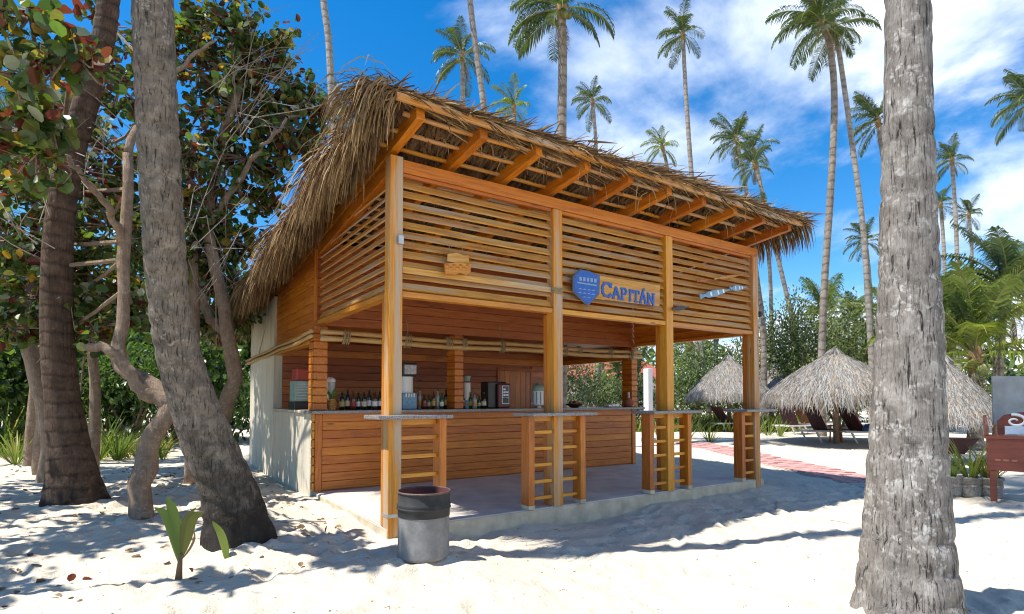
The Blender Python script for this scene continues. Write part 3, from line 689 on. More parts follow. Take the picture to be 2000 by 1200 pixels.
def fish_board(px0, py0, px1, py1, h, mt, label, stripe=None):
    a = sp(px0, py0, -.03); b = sp(px1, py1, -.03); L = np.linalg.norm(b-a); r = thing('fish_ornament', label, 'wall ornament', tuple(a), group='wooden fish fixed to the right louvres')
    ang = math.atan2(b[2]-a[2], b[0]-a[0]); n = 12; top = []; bot = []
    for q in range(n+1):
        f = q/n; w_ = h*(.30+.9*math.sin(min(1, f*1.15+.03)*math.pi)**.8)*.5 if f > .2 else h*(.75-2.4*f)*.6
        top.append((L*f, w_)); bot.append((L*f, -w_))
    pts = top+bot[::-1]; ca, sa = math.cos(ang), math.sin(ang); pts = [(x*ca-z*sa, x*sa+z*ca) for x, z in pts]
    ob('body', MB().prism(pts, 1, -.016, 0), mt, r, bevel=.003)
    for q_ in (.32, .55, .72): ob('stripe', MB().prism([(L*q_*ca+h*.42*sa, L*q_*sa-h*.34), (L*(q_+.05)*ca+h*.42*sa, L*(q_+.05)*sa-h*.34), (L*(q_+.05)*ca-h*.42*sa, L*(q_+.05)*sa+h*.34), (L*q_*ca-h*.42*sa, L*q_*sa+h*.34)], 1, -.0175, -.0162), WHITE, r) if mt is BLUEP else None
fish_board(1366, 580, 1426, 566, .085, BLUEP, 'larger pale blue wooden fish on the right louvres')
fish_board(1424, 564, 1456, 562, .075, BLUEP, 'small pale blue wooden fish on the right louvres beside the end post')
fish_board(1394, 545, 1450, 537, .04, W['gyx'], 'unpainted slim wooden fish above the pale blue ones')
fish_board(1360, 550, 1386, 547, .035, W['rdx'], 'tiny dark brown wooden fish above the larger pale blue one')
fish_board(1313, 604, 1345, 600, .055, BLACK, 'black wooden fish low on the right louvres beside a post')
pq = sp(892, 520, -.03); pl = thing('carved_plaque', 'carved tan wooden plaque hung on the left bay of louvres', 'wall ornament', tuple(pq))
def pl_(px, py): q = sp(px, py, -.03)-pq; return (q[0], q[2])
ob('plaque_top', MB().prism([pl_(873, 497), pl_(890, 494), pl_(905, 500), pl_(914, 500), pl_(915, 514), pl_(895, 515), pl_(872, 511)], 1, -.02, 0), W['gyx'], pl, bevel=.004)
ob('plaque_body', MB().prism([pl_(866, 516), pl_(893, 513), pl_(917, 517), pl_(917, 532), pl_(909, 539), pl_(897, 534), pl_(886, 538), pl_(868, 536)], 1, -.03, 0), W['pnx'], pl, bevel=.005)
m = MB()
for j in range(7):
    q = pl_(871+j*6.6, 521+(j % 2)*5); m.lathe([(0, .008), (.022, .0), (.027, -.012)], 8); m.v[-1] = m.v[-1][:, [0, 2, 1]]*[1, -1, 1]+[q[0], -.032, q[1]]
ob('carved_knobs', m, W['pnx'], pl, smooth=True)
for px, py in ((880, 494), (906, 499)): ob('hanging_wire', MB().tube([(*[pl_(px, py)[0]], -.01, pl_(px, py)[1]), (pl_(px, py)[0], .06, pl_(px, py)[1]+.11)], .004, 4), ROPE, pl)

# ------------------------------------------------------------------ things on the counter
ZC = 1.2415
def on_counter(px, y=2.95): return np.array([onY(px, 780, y)[0], y, ZC])
def bottle(px, y, h, r, glass, label, group, cap=BLACK):
    p = on_counter(px, y); t = thing('bottle', label, 'bottle', p, group=group)
    ob('glass', MB().lathe([(0, 0), (r, 0), (r, h*.55), (r*.85, h*.64), (r*.36, h*.74), (r*.34, h*.93), (r*.0, h*.93)], 12), glass, t, smooth=True)
    ob('bottle_cap', MB().lathe([(r*.4, h*.92), (r*.4, h), (0, h)], 10), cap, t)
    ob('paper_label', MB().lathe([(r*1.03, h*.18), (r*1.03, h*.44)], 12), [WHITE, GOLD, CREAM, REDL][int(rng.integers(0, 4))], t, smooth=True)
GOLD = plain('gold_label', (.45, .30, .08), .5); CREAM = plain('cream_label', (.6, .52, .38), .7); REDL = plain('red_label', (.35, .03, .03), .6)
ORD = ['first', 'second', 'third', 'fourth', 'fifth', 'sixth', 'seventh', 'eighth']
for j, px in enumerate((668, 679, 690, 700, 711, 721, 732, 742)):
    bottle(px, 2.92+.07*(j % 2), rng.uniform(.27, .33), rng.uniform(.036, .042), [GLASSD, GLASSD, GLASSB, GLASSD][j % 4], ORD[j]+' dark bottle counting right from the pineapple', 'dark bottles left of the corner post')
for j, px in enumerate((812, 820, 829, 838, 847, 855, 863, 871)):
    k = (0, 1, 0, 2, 0, 1, 2, 3)[j]
    bottle(px, 2.98+.08*(j % 2), rng.uniform(.24, .34), rng.uniform(.034, .042), [GLASSB, CLEAR, GLASSG, GLASSD][k], ['brown', 'clear', 'green', 'dark'][k]+' bottle, '+ORD[j]+' from the slush machine towards the clad pillar', 'bottles between the slush machine and the pillar')
for j, px in enumerate((904, 919, 927, 936, 945)):
    k = (0, 0, 1, 0, 2)[j]
    bottle(px, 2.94+.07*(j % 2), rng.uniform(.20, .28), rng.uniform(.036, .045), [GLASSG, CLEAR, GLASSD][k], 'short '+['green', 'clear', 'dark'][k]+' bottle, '+ORD[j]+' from the clad pillar towards the coffee machine', 'bottles beside the coffee machine')
p = on_counter(648, 2.80); t = thing('pineapple', 'whole pineapple with green crown at the left end of the counter', 'pineapple', p)
m = MB()
for q in range(10):
    for j in range(11):
        a = j*2*math.pi/11+(q % 2)*.28; z = .012+q*.0165; r = .062*math.sin(math.pi*min(.97, (.17+q*.075)))**.55
        m.add([(math.cos(a)*r, math.sin(a)*r, z-.011), (math.cos(a+.26)*r, math.sin(a+.26)*r, z), (math.cos(a)*r, math.sin(a)*r, z+.011), (math.cos(a-.26)*r, math.sin(a-.26)*r, z), (math.cos(a)*(r+.012), math.sin(a)*(r+.012), z+.002)], [(0, 1, 4), (1, 2, 4), (2, 3, 4), (3, 0, 4)])
m.lathe([(0, 0), (.055, .005), (.06, .08), (.045, .165), (0, .17)], 12); ob('fruit', m, PINE, t)
n = 26; a = rng.uniform(0, 6.28, n); base = np.stack([.012*np.cos(a), .012*np.sin(a), np.full(n, .165)], 1); out = np.stack([np.cos(a)*.5, np.sin(a)*.5, rng.uniform(.8, 2, n)], 1)
ob('leaf_crown', MB().strips(*fringe(n, base, out, rng.uniform(.09, .17, n), np.full(n, .12), .1, np.full(n, .02), 3)), BLADE, t)
# blender behind the pineapple
p = on_counter(645, 3.12); t = thing('blender', 'tall blender with pale lid behind the pineapple', 'blender', p)
ob('motor_base', MB().lathe([(0, 0), (.085, 0), (.075, .14), (.05, .17), (0, .17)], 14), BLACK, t, smooth=True); ob('jug', MB().lathe([(.05, .172), (.075, .40), (.075, .42)], 14), CLEAR, t, smooth=True); ob('lid', MB().lathe([(.078, .421), (.07, .46), (.03, .49), (0, .49)], 14), WHITE, t, smooth=True)
# slatted drinks cooler on the side ledge
p = onX(588, 790, .14); t = thing('drinks_dispenser', 'pale green drinks dispenser with grille and red header on the left side ledge', 'drinks dispenser', (.125, float(p[1]), 1.2355))
GRN = plain('pale_green_casing', (.25, .36, .30), .5, var=.2)
ob('casing', MB().box((-.12, -.2, .13), (.14, .2, .46)), GRN, t, bevel=.01); ob('drip_tray', MB().box((-.14, -.21, 0), (.15, .21, .127)), BLACK, t, bevel=.01)
ob('header', MB().box((-.10, -.18, .463), (.10, .18, .66)), plain('red_header_panel', (.35, .04, .02), .5), t, bevel=.02)
for j in range(6): ob('grille_bar', MB().box((-.10, -.209, .17+j*.045), (.12, -.203, .19+j*.045)), STEEL, t); 
# tall slush machine right of the corner post
p = on_counter(794, 3.02); t = thing('slush_machine', 'tall white and blue slush machine with black head right of the corner post', 'drinks machine', p)
ob('machine_base', MB().box((-.12, -.14, 0), (.12, .14, .26)), BLUEP, t, bevel=.015); ob('tank', MB().lathe([(.0, .262), (.10, .262), (.10, .52), (.0, .52)], 16), WHITE, t, smooth=False)
ob('head', MB().box((-.125, -.145, .523), (.125, .145, .74)), BLACK, t, bevel=.02); ob('head_panel', MB().box((-.10, -.1495, .56), (.10, -.1465, .70)), plain('pale_print_panel', (.45, .42, .44), .5, var=.6, scale=30), t)
for j in range(4): ob('tap', MB().box((-.085+j*.045, -.165, .19), (-.062+j*.045, -.141, .25)), WHITE, t, bevel=.003)
# stack of cups
p = on_counter(912, 3.08); t = thing('cup_dispenser', 'tall stack of white and blue cups in a holder beside the clad pillar', 'cup holder', p)
m = MB()
for j in range(9): m.lathe([(.052, .12+j*.035), (.066, .165+j*.035), (.055, .165+j*.035)], 14)
ob('cup_stack', m, WHITE, t, smooth=False); ob('holder', MB().lathe([(0, 0), (.075, 0), (.075, .14), (.06, .14), (.06, .02)], 14), BLUEP, t); ob('top_cup', MB().lathe([(.05, .47), (.066, .56), (0, .56)], 14), GRN, t)
p = on_counter(968, 3.0); t = thing('coffee_machine', 'black coffee machine with white bordered panel on the counter', 'coffee machine', p)
ob('housing', MB().box((-.17, -.02, 0), (.22, .24, .47)), BLACK, t, bevel=.02); ob('side_panel', MB().box((-.0, -.09, .0), (.26, -.022, .44)), plain('dark_red_panel', (.10, .02, .02), .35), t, bevel=.03)
ob('panel_border', MB().box((.075, -.0965, .075), (.225, -.0905, .40)), WHITE, t, bevel=.003); ob('panel', MB().box((.088, -.1005, .19), (.212, -.097, .388)), plain('navy_panel', (.015, .04, .14), .3, var=.3, scale=30), t)  # white painted border round a navy panel
ob('cup_bay', MB().box((.088, -.1005, .09), (.212, -.097, .185)), BLACK, t)
for j in range(5): ob('panel_button', MB().box((.098+(j % 2)*.058, -.1025, .22+(j//2)*.05), (.145+(j % 2)*.058, -.101, .248+(j//2)*.05)), WHITE, t)
p = on_counter(1052, 2.86); t = thing('drinks_urn', 'white ribbed drinks urn with domed lid left of the roped post', 'drinks urn', p)
ob('urn_body', MB().lathe([(0, .05), (.105, .05), (.118, .07), (.115, .30), (.12, .31), (0, .31)], 24), WHITE, t, smooth=False)
for j in range(10):
    a = j*2*math.pi/10; ob('rib', MB().box((math.cos(a)*.119-.008, math.sin(a)*.119-.008, .07), (math.cos(a)*.119+.008, math.sin(a)*.119+.008, .295)), BLUEP, t)
ob('lid', MB().lathe([(.122, .312), (.125, .36), (.11, .39), (.05, .44), (.02, .45), (.02, .49), (0, .49)], 24), GRN, t, smooth=True); ob('urn_foot', MB().lathe([(0, 0), (.06, 0), (.05, .049), (0, .049)], 14), STEEL, t)
ob('urn_tap', MB().tube([(-.12, 0, .10), (-.17, -.02, .10), (-.18, -.02, .07)], .012, 8), STEEL, t)
p = on_counter(1122, 2.85); t = thing('fruit_bowl', 'dark bowl heaped with brown fruit right of the roped post', 'bowl', p)
ob('bowl', MB().lathe([(0, 0), (.07, 0), (.17, .06), (.19, .075), (.15, .06), (.05, .02), (0, .02)], 20), plain('dark_red_bowl', (.07, .015, .02), .3), t, smooth=True)
for j in range(9):
    a = j*2.4; r = .03+.085*(j/9)**.5; ob('fruit', MB().lathe([(0, -.03), (.022, -.022), (.032, 0), (.022, .022), (0, .03)], 8, (math.cos(a)*r, math.sin(a)*r, .085+.02*(j < 4))), plain('tan_fruit', (.30, .15, .06), .5, var=.4) if j == 0 else bpy.data.materials['tan_fruit'], t, smooth=True)
p = on_counter(1228, 2.80); t = thing('terracotta_jug', 'round terracotta jug with a grey brush in it at the right end of the counter', 'jug', p)
ob('jug_body', MB().lathe([(0, 0), (.06, 0), (.10, .06), (.095, .13), (.06, .17), (.065, .19), (.05, .18), (.05, .1), (0, .1)], 18), TERRA, t, smooth=True); ob('brush', MB().tube([(0, 0, .12), (.02, .01, .30)], [.02, .035], 8), STEEL, t)
p = on_counter(1195, 2.75); t = thing('napkin_tray', 'low white tray of napkins on the right half of the counter', 'tray', p)
ob('tray', MB().box((-.16, -.09, 0), (.16, .09, .02)), WICK, t, bevel=.004)
for j in range(3): ob('napkin_pile', MB().box((-.14+j*.10, -.06, .021), (-.06+j*.10, .06, .05+.01*j)), WHITE, t)

# ------------------------------------------------------------------ rubbish drum by the corner post
bp = gnd(829, 4.98); zb = zs(bp[0], bp[1])-.03
t = thing('rubbish_drum', 'dented steel rubbish drum with black painted top in front of the corner post', 'rubbish drum', (bp[0], bp[1], zb))
DR = .222; r = np.random.default_rng(3)
def drum_mat():
    m, tt, b = mat('scuffed_grey_drum_paint'); v = coords(tt, (1,1,1)); n = noise(tt, v, 6, 6, .65)
    c = ramp(tt, n, [(.3, (.11, .107, .103)), (.6, (.20, .196, .19)), (.8, (.30, .29, .28))])
    sp_ = nd(tt, 'ShaderNodeMapRange'); sp_.inputs['From Min'].default_value = .66; sp_.inputs['From Max'].default_value = .72; tt.links.new(noise(tt, v, 14, 5, .8), sp_.inputs['Value'])
    c = mixc(tt, sp_.outputs[0], c, (.10, .08, .07)); tt.links.new(c, b.inputs['Base Color']); b.inputs['Roughness'].default_value = .6; bump(tt, b, n, .3, .02); return m
prof = [(0, 0), (DR, 0), (DR+.006, .02), (DR, .04), (DR, .355)]
ob('drum_body', MB().lathe(prof, 40), drum_mat(), t, smooth=True)
ob('black_band', MB().lathe([(DR+.0035, .3555), (DR+.0035, .41), (DR+.013, .42), (DR+.013, .432), (DR+.0035, .442), (DR+.013, .452), (DR+.0035, .464), (DR+.0035, .555)], 40), plain('worn_black_paint', (.026, .025, .025), .75, var=.6, scale=9), t, smooth=True)
ob('rim', MB().tube([(math.cos(a)*(DR+.004), math.sin(a)*(DR+.004), .562) for a in np.linspace(0, 2*math.pi, 41)], .009, 8, cap=False), plain('rusty_rim', (.10, .06, .05), .6, var=.5, scale=20), t, smooth=True)
ob('inner_wall', MB().lathe([(DR-.004, .56), (DR-.008, .30), (0, .29)], 36), plain('rusty_inside', (.12, .032, .026), .9, var=.4), t, smooth=True)
n = 60; a = rng.uniform(0, 6.28, n); rr = .19*np.sqrt(rng.random(n)); m = MB()
for j in range(40): m.box((math.cos(a[j])*rr[j]-.02, math.sin(a[j])*rr[j]-.015, .29), (math.cos(a[j])*rr[j]+.02, math.sin(a[j])*rr[j]+.015, .31+rng.random()*.03), rot=rotm('Z', rng.uniform(0, 3)))
stuff(ob('ash_and_litter', m, plain('ash', (.10, .08, .075), .9, var=.5, scale=30), t))

# ------------------------------------------------------------------ foliage helpers
ROUND = np.array([(0,0,0),(.22,.36,.05),(.62,.45,.07),(.93,.22,.02),(1.02,0,-.03),(.93,-.22,.02),(.62,-.45,.07),(.22,-.36,.05)])
OVAL = np.array([(0,0,0),(.25,.17,.03),(.6,.2,.04),(.85,.1,.01),(1,0,-.04),(.85,-.1,.01),(.6,-.2,.04),(.25,-.17,.03)])
LRNG = np.random.default_rng(99)
def frames(d, up):
    d = d/np.linalg.norm(d, axis=1)[:, None]; s = np.cross(up, d); s /= np.linalg.norm(s, axis=1)[:, None]+1e-9; return np.stack([d, s, np.cross(d, s)], 1)
def leaf_cloud(mb, pos, d, up, size, mi, shape=ROUND):
    M = frames(d, up); sh_ = np.repeat(shape[None], len(pos), 0); sh_[:, :, 2] = sh_[:, :, 2]*LRNG.uniform(-.6, 3.4, len(pos))[:, None]; sh_[:, :, 1] *= LRNG.uniform(.8, 1.08, len(pos))[:, None]; V = np.einsum('nvk,nkj->nvj', sh_, M)*size[:, None, None]+pos[:, None]
    n = len(pos); b = (np.arange(n)*8)[:, None]
    q = np.concatenate([b+np.array([[0, 1, 2, 3, 4]]), b+np.array([[4, 5, 6, 7, 0]])], 0)
    mb.polys(V.reshape(-1, 3), q, np.concatenate([mi, mi])); return mb
def rand_dirs(n, r): v = r.normal(0, 1, (n, 3)); return v/np.linalg.norm(v, axis=1)[:, None]

# fronds: one shared mesh for each posture
def frond_mesh(name, el, curl, seed, pairs=42, dead=False, mats=None, lw=.019, ll=.30):
    r = np.random.default_rng(seed); K = 14; t = np.linspace(0, 1, K); a = R(el)-curl*t**1.4; st = 1/(K-1)
    P = np.zeros((K, 3)); side_curl = r.normal(0, .12)
    for q in range(1, K): P[q] = P[q-1]+np.array([math.cos(a[q])*math.cos(side_curl*t[q]), math.cos(a[q])*math.sin(side_curl*t[q]), math.sin(a[q])])*st
    m = MB().tube(P, np.interp(t, [0, .2, 1], [.020, .011, .003]), 4, mi=1)
    u = np.linspace(.14, .99, pairs); pos = np.stack([np.interp(u, t, P[:, c]) for c in range(3)], 1); T = np.gradient(pos, axis=0); T /= np.linalg.norm(T, axis=1)[:, None]
    for s in (-1, 1):
        B = np.cross(T, [0, 0, 1.]); B /= np.linalg.norm(B, axis=1)[:, None]+1e-9; B = B*s; Nn = np.cross(B, T)*s
        L = ll*(np.sin(np.pi*np.clip(u*.86+.10, 0, 1))**.6)*r.uniform(.8, 1.1, pairs)
        d0 = B*.85+T*r.uniform(.45, .75, pairs)[:, None]+np.abs(Nn)*0+np.array([0, 0, 1.])*r.uniform(.0, .22, pairs)[:, None]
        d0 /= np.linalg.norm(d0, axis=1)[:, None]
        p1 = pos+d0*L[:, None]*.5; d1 = d0+np.array([0, 0, -1.])*r.uniform(.6, 1.9 if not dead else 2.6, pairs)[:, None]; d1 /= np.linalg.norm(d1, axis=1)[:, None]; p2 = p1+d1*L[:, None]*.5
        w = lw*np.array([.7, 1, .12])[None]*np.ones((pairs, 1)); sd = T*.8+Nn*.5; sd /= np.linalg.norm(sd, axis=1)[:, None]
        m.strips(np.stack([pos, p1, p2], 1), sd, w)
    return m.mesh('frond', mats or [PALM, RACH])
FROND = {}
for kind, mats in (('g', [PALM, RACH]), ('y', [PALMY, RACH])):
    FROND[kind] = [frond_mesh('f', e, c, 11+i, mats=mats) for i, (e, c) in enumerate(((80, .75), (66, 1.15), (50, 1.5), (34, 1.6), (16, 1.5), (-4, 1.15), (-28, .8)))]
DEADF = frond_mesh('f', -55, .5, 31, dead=True, mats=[PALMDRY, RACH])
HANG = plain('palm_sheath', (.30, .17, .07), .85, var=.4, scale=20); COCO = plain('green_coconut', (.16, .17, .04), .5, var=.3)
def palm(path, r0, r1, crown, nf, label, seed, wind=None, kind='g', barkm=BARK_F, flare=1.35, group='coconut palms', seg=None, dead=1, upright=0., sides=12, name='palm_tree', trunk_label=None):
    r = np.random.default_rng(seed); path = np.asarray(path, float); base = path[0].copy()
    t = thing(name, label, 'palm tree', tuple(base), group=group); K = seg or 40
    P = smooth_path(path-base, K); f = np.linspace(0, 1, K); rad = r0+(r1-r0)*f; rad = rad*(1+(flare-1)*np.exp(-f*14))
    P = np.vstack([P[0]-[0, 0, .4], P]); rad = np.append(rad[0]*1.03, rad)
    o = ob('trunk', MB().tube(P, rad, sides, noise=.015), barkm, t, smooth=True)
    top = P[-1]; tv = P[-1]-P[-3]; tv /= np.linalg.norm(tv)
    if crown:
        ob('sheath', MB().tube([top-tv*r1*1.5, top+tv*r1*2, top+tv*r1*5.5], [r1*1.05, r1*1.35, r1*.5], 8), HANG, t, smooth=True)
        c = top+tv*r1*3
        nf = int(nf*1.45)
        for j in range(nf):
            az = j*2.399+r.normal(0, .25); q = j/(nf-1)
            v = min(6, int((q*.999)**(1+upright)*7))
            if wind is not None:
                az = az+.55*math.sin(wind-az)
            fo = link('frond', FROND[kind][v], t, c-tv*r1*2*q); fo.rotation_euler = (r.normal(0, .12), 0, az); s = crown*r.uniform(.82, 1.1); fo.scale = (s, s, s)
        for j in range(dead):
            fo = link('dead_frond', DEADF, t, c-tv*r1*3); fo.rotation_euler = (0, r.uniform(0, .3), r.uniform(0, 6.28)); s = crown*.6; fo.scale = (s, s, s)
        for j in range(5):
            a = r.uniform(0, 6.28); ob('coconut', MB().lathe([(0, -.13), (.08, -.08), (.105, 0), (.075, .09), (0, .13)], 8, tuple(c-tv*r1*2.5+np.array([math.cos(a)*.24, math.sin(a)*.24, -.12-r.random()*.1]))), COCO, t, smooth=True) if crown > 1.6 else None
    return t
def pp(depth, *pxs, dz=None):
    """palm path through photograph pixels, all at about one distance (the trunk's own lean is sideways)"""
    out = []
    for i, q in enumerate(pxs): out.append(at(q[0], q[1], q[2] if len(q) > 2 else depth))
    b = out[0]; g = gnd(pxs[0][0], pxs[0][2] if len(pxs[0]) > 2 else depth)
    if b[2] > g[2]+.3: out.insert(0, np.array([g[0], g[1], g[2]]))
    else: out[0] = np.array([b[0], b[1], g[2]])
    return out

# ------------------------------------------------------------------ the big trunk on the right, modelled close
def big_trunk(name, label, path, radf, barkm, K, n, seed, crown, nf, wind, lump=.02, roots=None):
    r = np.random.default_rng(seed); path = np.asarray(path, float); base = path[0].copy(); t = thing(name, label, 'palm tree', tuple(base))
    P = smooth_path(path-base, K); H = P[:, 2]; V = []; a = np.linspace(0, 2*math.pi, n, endpoint=False)
    for k in range(K):
        h = H[k]; rr = radf(h)
        q = vnoise(np.cos(a)*2.1+20+seed, np.sin(a)*2.1+h*1.3+20, seed)-.5; q2 = vnoise(np.cos(a)*6+40, np.sin(a)*6+h*7+40, seed+1)-.5
        ridge = .5*np.sin(a*7+seed+.6*np.sin(h*2))*np.exp(-max(h, 0)*1.5)+.25*np.sin(a*11+2+.4*h)*np.exp(-max(h, 0)*2.5)
        ring = -.012*abs(math.sin(h*16+seed))**10
        R_ = rr*(1+lump*4*q+lump*1.3*q2+.12*ridge)+ring+.006*(vnoise(a*18, np.full(n, h*4.)+9, seed+3)-.5)
        V.append(np.stack([P[k, 0]+np.cos(a)*R_, P[k, 1]+np.sin(a)*R_, np.full(n, P[k, 2])], 1))
    m = MB().add(np.concatenate(V), [(k*n+i, k*n+(i+1) % n, (k+1)*n+(i+1) % n, (k+1)*n+i) for k in range(K-1) for i in range(n)])
    ob('trunk', m, barkm, t, smooth=True); r1 = radf(H[-1])
    for rt in (roots or []):
        ob('surface_root', MB().tube(smooth_path(np.array(rt)-base, 14), np.linspace(.07, .015, 14), 10, noise=.08), barkm, t, smooth=True)
    top = P[-1]; ob('sheath', MB().tube([top, top+[0, 0, .4], top+[0, 0, .9]], [r1, r1*1.3, r1*.5], 8), HANG, t, smooth=True)
    for j in range(nf):
        q = j/(nf-1); fo = link('frond', FROND['g'][min(6, int(q*6.99))], t, top+[0, 0, .5]); fo.rotation_euler = (r.normal(0, .1), 0, j*2.399+.5*math.sin(wind-j*2.399)); s = crown*r.uniform(.85, 1.1); fo.scale = (s, s, s)
    return t
def interp(xs, ys): return lambda h: float(np.interp(h, xs, ys))
pb = gnd(1761, 3.93); pb[2] = -.30
rtp = [pb, at(1772, 1000, 3.93), at(1775, 500, 3.93), at(1772, 0, 3.93), at(1768, -700, 4.1), at(1760, -1500, 4.6)]
big_trunk('palm_tree', 'thick pale grey palm trunk with flared base standing alone on the sunny sand', rtp,
          interp([0, .1, .3, .5, .75, 1.1, 1.6, 2.4, 3.2, 4.2, 9], [.43, .385, .325, .295, .268, .245, .218, .190, .165, .142, .12]), BARK_R, 150, 56, 5, 3.0, 16, 1.0,
          roots=[(pb+[-.25, .0, .24], pb+[-.5, -.05, .28], pb+[-.85, -.1, .22], pb+[-1.1, -.12, .12])])
# the leaning trunk on the left; it bends towards the camera and back up
lb = gnd(478, 5.55); lb[2] = -.25
ltp = [lb, at(452, 980, 5.4), at(405, 860, 5.25), at(352, 700, 5.02), at(328, 560, 4.85), at(318, 420, 4.7), at(308, 240, 4.6), at(298, 0, 4.5), at(300, -260, 4.5), np.array([-1.55, -.55, 8.2]), np.array([-.75, -1.0, 11.5]), np.array([-.15, -1.15, 14.5]), np.array([.3, -1.3, 18.6])]
big_trunk('palm_tree', 'tall brown palm trunk with dark flared foot leaning beside the bar', ltp,
          interp([0, .12, .3, .5, .8, 1.2, 1.8, 2.6, 3.6, 5, 12], [.50, .43, .335, .285, .255, .235, .195, .163, .155, .15, .12]), BARK_L, 190, 52, 9, 2.9, 18, 1.0, lump=.018)
# second trunk, darker
db = gnd(160, 7.3); db[2] -= .2
dtp = [db, at(140, 900, 7.25), at(120, 760, 7.2), at(110, 600, 7.15), at(116, 440, 7.1), at(140, 300, 7.1), at(175, 180, 7.1), at(205, 60, 7.1), at(216, -80, 7.1), at(225, -500, 7.3), at(240, -900, 7.6)]
big_trunk('palm_tree', 'dark palm trunk with black swollen foot behind the leaning trunk', dtp,
          interp([0, .2, .5, .9, 1.4, 2.2, 3.5, 6, 12], [.42, .36, .285, .23, .20, .18, .16, .13, .11]), BARK_D, 110, 32, 15, 2.8, 14, 1.0)

# ------------------------------------------------------------------ sprout, fallen leaf and litter on the near sand
q = gnd(355, 4.5); t = thing('coconut_sprout', 'young coconut sprout with four yellow green leaves in the near sand', 'seedling', (q[0], q[1], zs(q[0], q[1])-.03))
def blade_leaf(path, w, mats, name, parent):
    path = smooth_path(path, 10); f = np.linspace(0, 1, 10); ww = w*np.clip(np.sin(np.pi*np.clip(f*.93+.05, 0, 1))**.7, .05, 1)
    T = path[-1]-path[0]; s = np.cross(T, FW); s /= np.linalg.norm(s); up = np.cross(s, T); up /= np.linalg.norm(up)
    L = path-s*ww[:, None]/2+up*ww[:, None]*.25; Rr = path+s*ww[:, None]/2+up*ww[:, None]*.25; V = np.concatenate([L, path, Rr])
    m = MB().polys(V, np.array([(i, 10+i, 11+i, i+1) for i in range(9)]+[(10+i, 20+i, 21+i, 11+i) for i in range(9)]), np.zeros(18, int)); return ob(name, m, mats, parent, smooth=True)
def L2(dx, dz, dy=0): return np.array([0, 0, 0.])+RT*dx+UP*dz+FW*dy
ob('shoot', MB().tube([L2(0, -.02), L2(.01, .12), L2(.02, .22)], [.028, .02, .012], 8, noise=.1), plain('brown_husk', (.20, .12, .06), .9, var=.4), t, smooth=True)
blade_leaf([L2(.0, .16), L2(-.05, .34), L2(-.12, .52), L2(-.20, .58)], .085, BLADE, 'leaf', t)
blade_leaf([L2(.0, .2), L2(-.04, .4), L2(-.07, .55), L2(-.10, .66)], .10, BLADE, 'leaf', t)
blade_leaf([L2(.02, .2), L2(.05, .36), L2(.09, .5), L2(.19, .55)], .10, LF['olive'], 'leaf', t)
blade_leaf([L2(.02, .2), L2(.02, .38), L2(.05, .5), L2(.13, .58)], .05, LF['olive'], 'leaf', t)
blade_leaf([L2(.02, .17), L2(.08, .25), L2(.12, .34), L2(.11, .42)], .02, PALMDRY, 'dry_leaf', t)
q = gnd(448, 4.85); t2 = tag(blade_leaf([np.zeros(3), L2(-.05, .12, .05), L2(-.12, .24, .1), L2(-.19, .33, .12)], .075, BLADE, 'fallen_leaf', None), 'single green leaf blade stuck in the sand at the foot of the leaning trunk', 'leaf'); t2.location = (q[0], q[1], zs(q[0], q[1])-.01)
n = 4200; x = rng.uniform(-6, 8, n); y = rng.uniform(-4.5, 6, n); k = np.where((x > -.15) & (y > -.1), False, True); x, y = x[k], y[k]; z = np.array([zs(a, b) for a, b in zip(x, y)])+.004
lt = MB(); nn = len(x); leaf_cloud(lt, np.stack([x, y, z], 1), np.stack([rng.normal(0, 1, nn), rng.normal(0, 1, nn), rng.normal(0, .1, nn)], 1), np.tile([0, 0, 1.], (nn, 1))+rng.normal(0, .2, (nn, 3)), rng.uniform(.006, .026, nn), rng.integers(0, 2, nn), OVAL)
tag(stuff(ob('leaf_litter', lt, [PALMDRY, LF['red']])), 'brown leaf scraps scattered over the sand', 'leaf litter')
n = 520; x = rng.uniform(-7, -.3, n); y = rng.uniform(-.5, 9, n); z = np.array([zs(a, b) for a, b in zip(x, y)])+.006
lt = MB(); leaf_cloud(lt, np.stack([x, y, z], 1), np.stack([rng.normal(0, 1, n), rng.normal(0, 1, n), rng.normal(0, .2, n)], 1), np.tile([0, 0, 1.], (n, 1))+rng.normal(0, .3, (n, 3)), rng.uniform(.03, .085, n), (rng.random(n) < .2).astype(int), ROUND)
tag(stuff(ob('fallen_leaves', lt, [PALMDRY, LF['red']])), 'fallen brown leaves in the shade of the trees on the left', 'leaf litter')
m = MB()
for k in range(90):
    x, y = rng.uniform(-6, 7), rng.uniform(-4.2, 5)
    if x > -.2 and y > -.15: continue
    a = rng.uniform(0, 6.28); L = rng.uniform(.03, .11); z = zs(x, y)+.004; m.tube([(x, y, z), (x+math.cos(a)*L, y+math.sin(a)*L, z+.008), (x+math.cos(a+.4)*L*2, y+math.sin(a+.4)*L*2, zs(x+math.cos(a+.4)*L*2, y+math.sin(a+.4)*L*2)+.003)], [.0035, .003, .002], 4)
tag(stuff(ob('twig_litter', m, BARK_S)), 'small dry twigs strewn over the sand', 'twig litter')
q = gnd(588, 6.3); w = thing('driftwood_stick', 'pale dry stick lying on the sand beside the slab', 'stick', (q[0], q[1], zs(q[0], q[1])+.01))
ob('stick', MB().tube([(-.2, .1, .01), (-.05, .02, .03), (.12, -.06, .015), (.24, -.16, .01)], [.014, .016, .013, .007], 7, noise=.1), plain('bleached_wood', (.5, .46, .4), .9, var=.2), w, smooth=True)

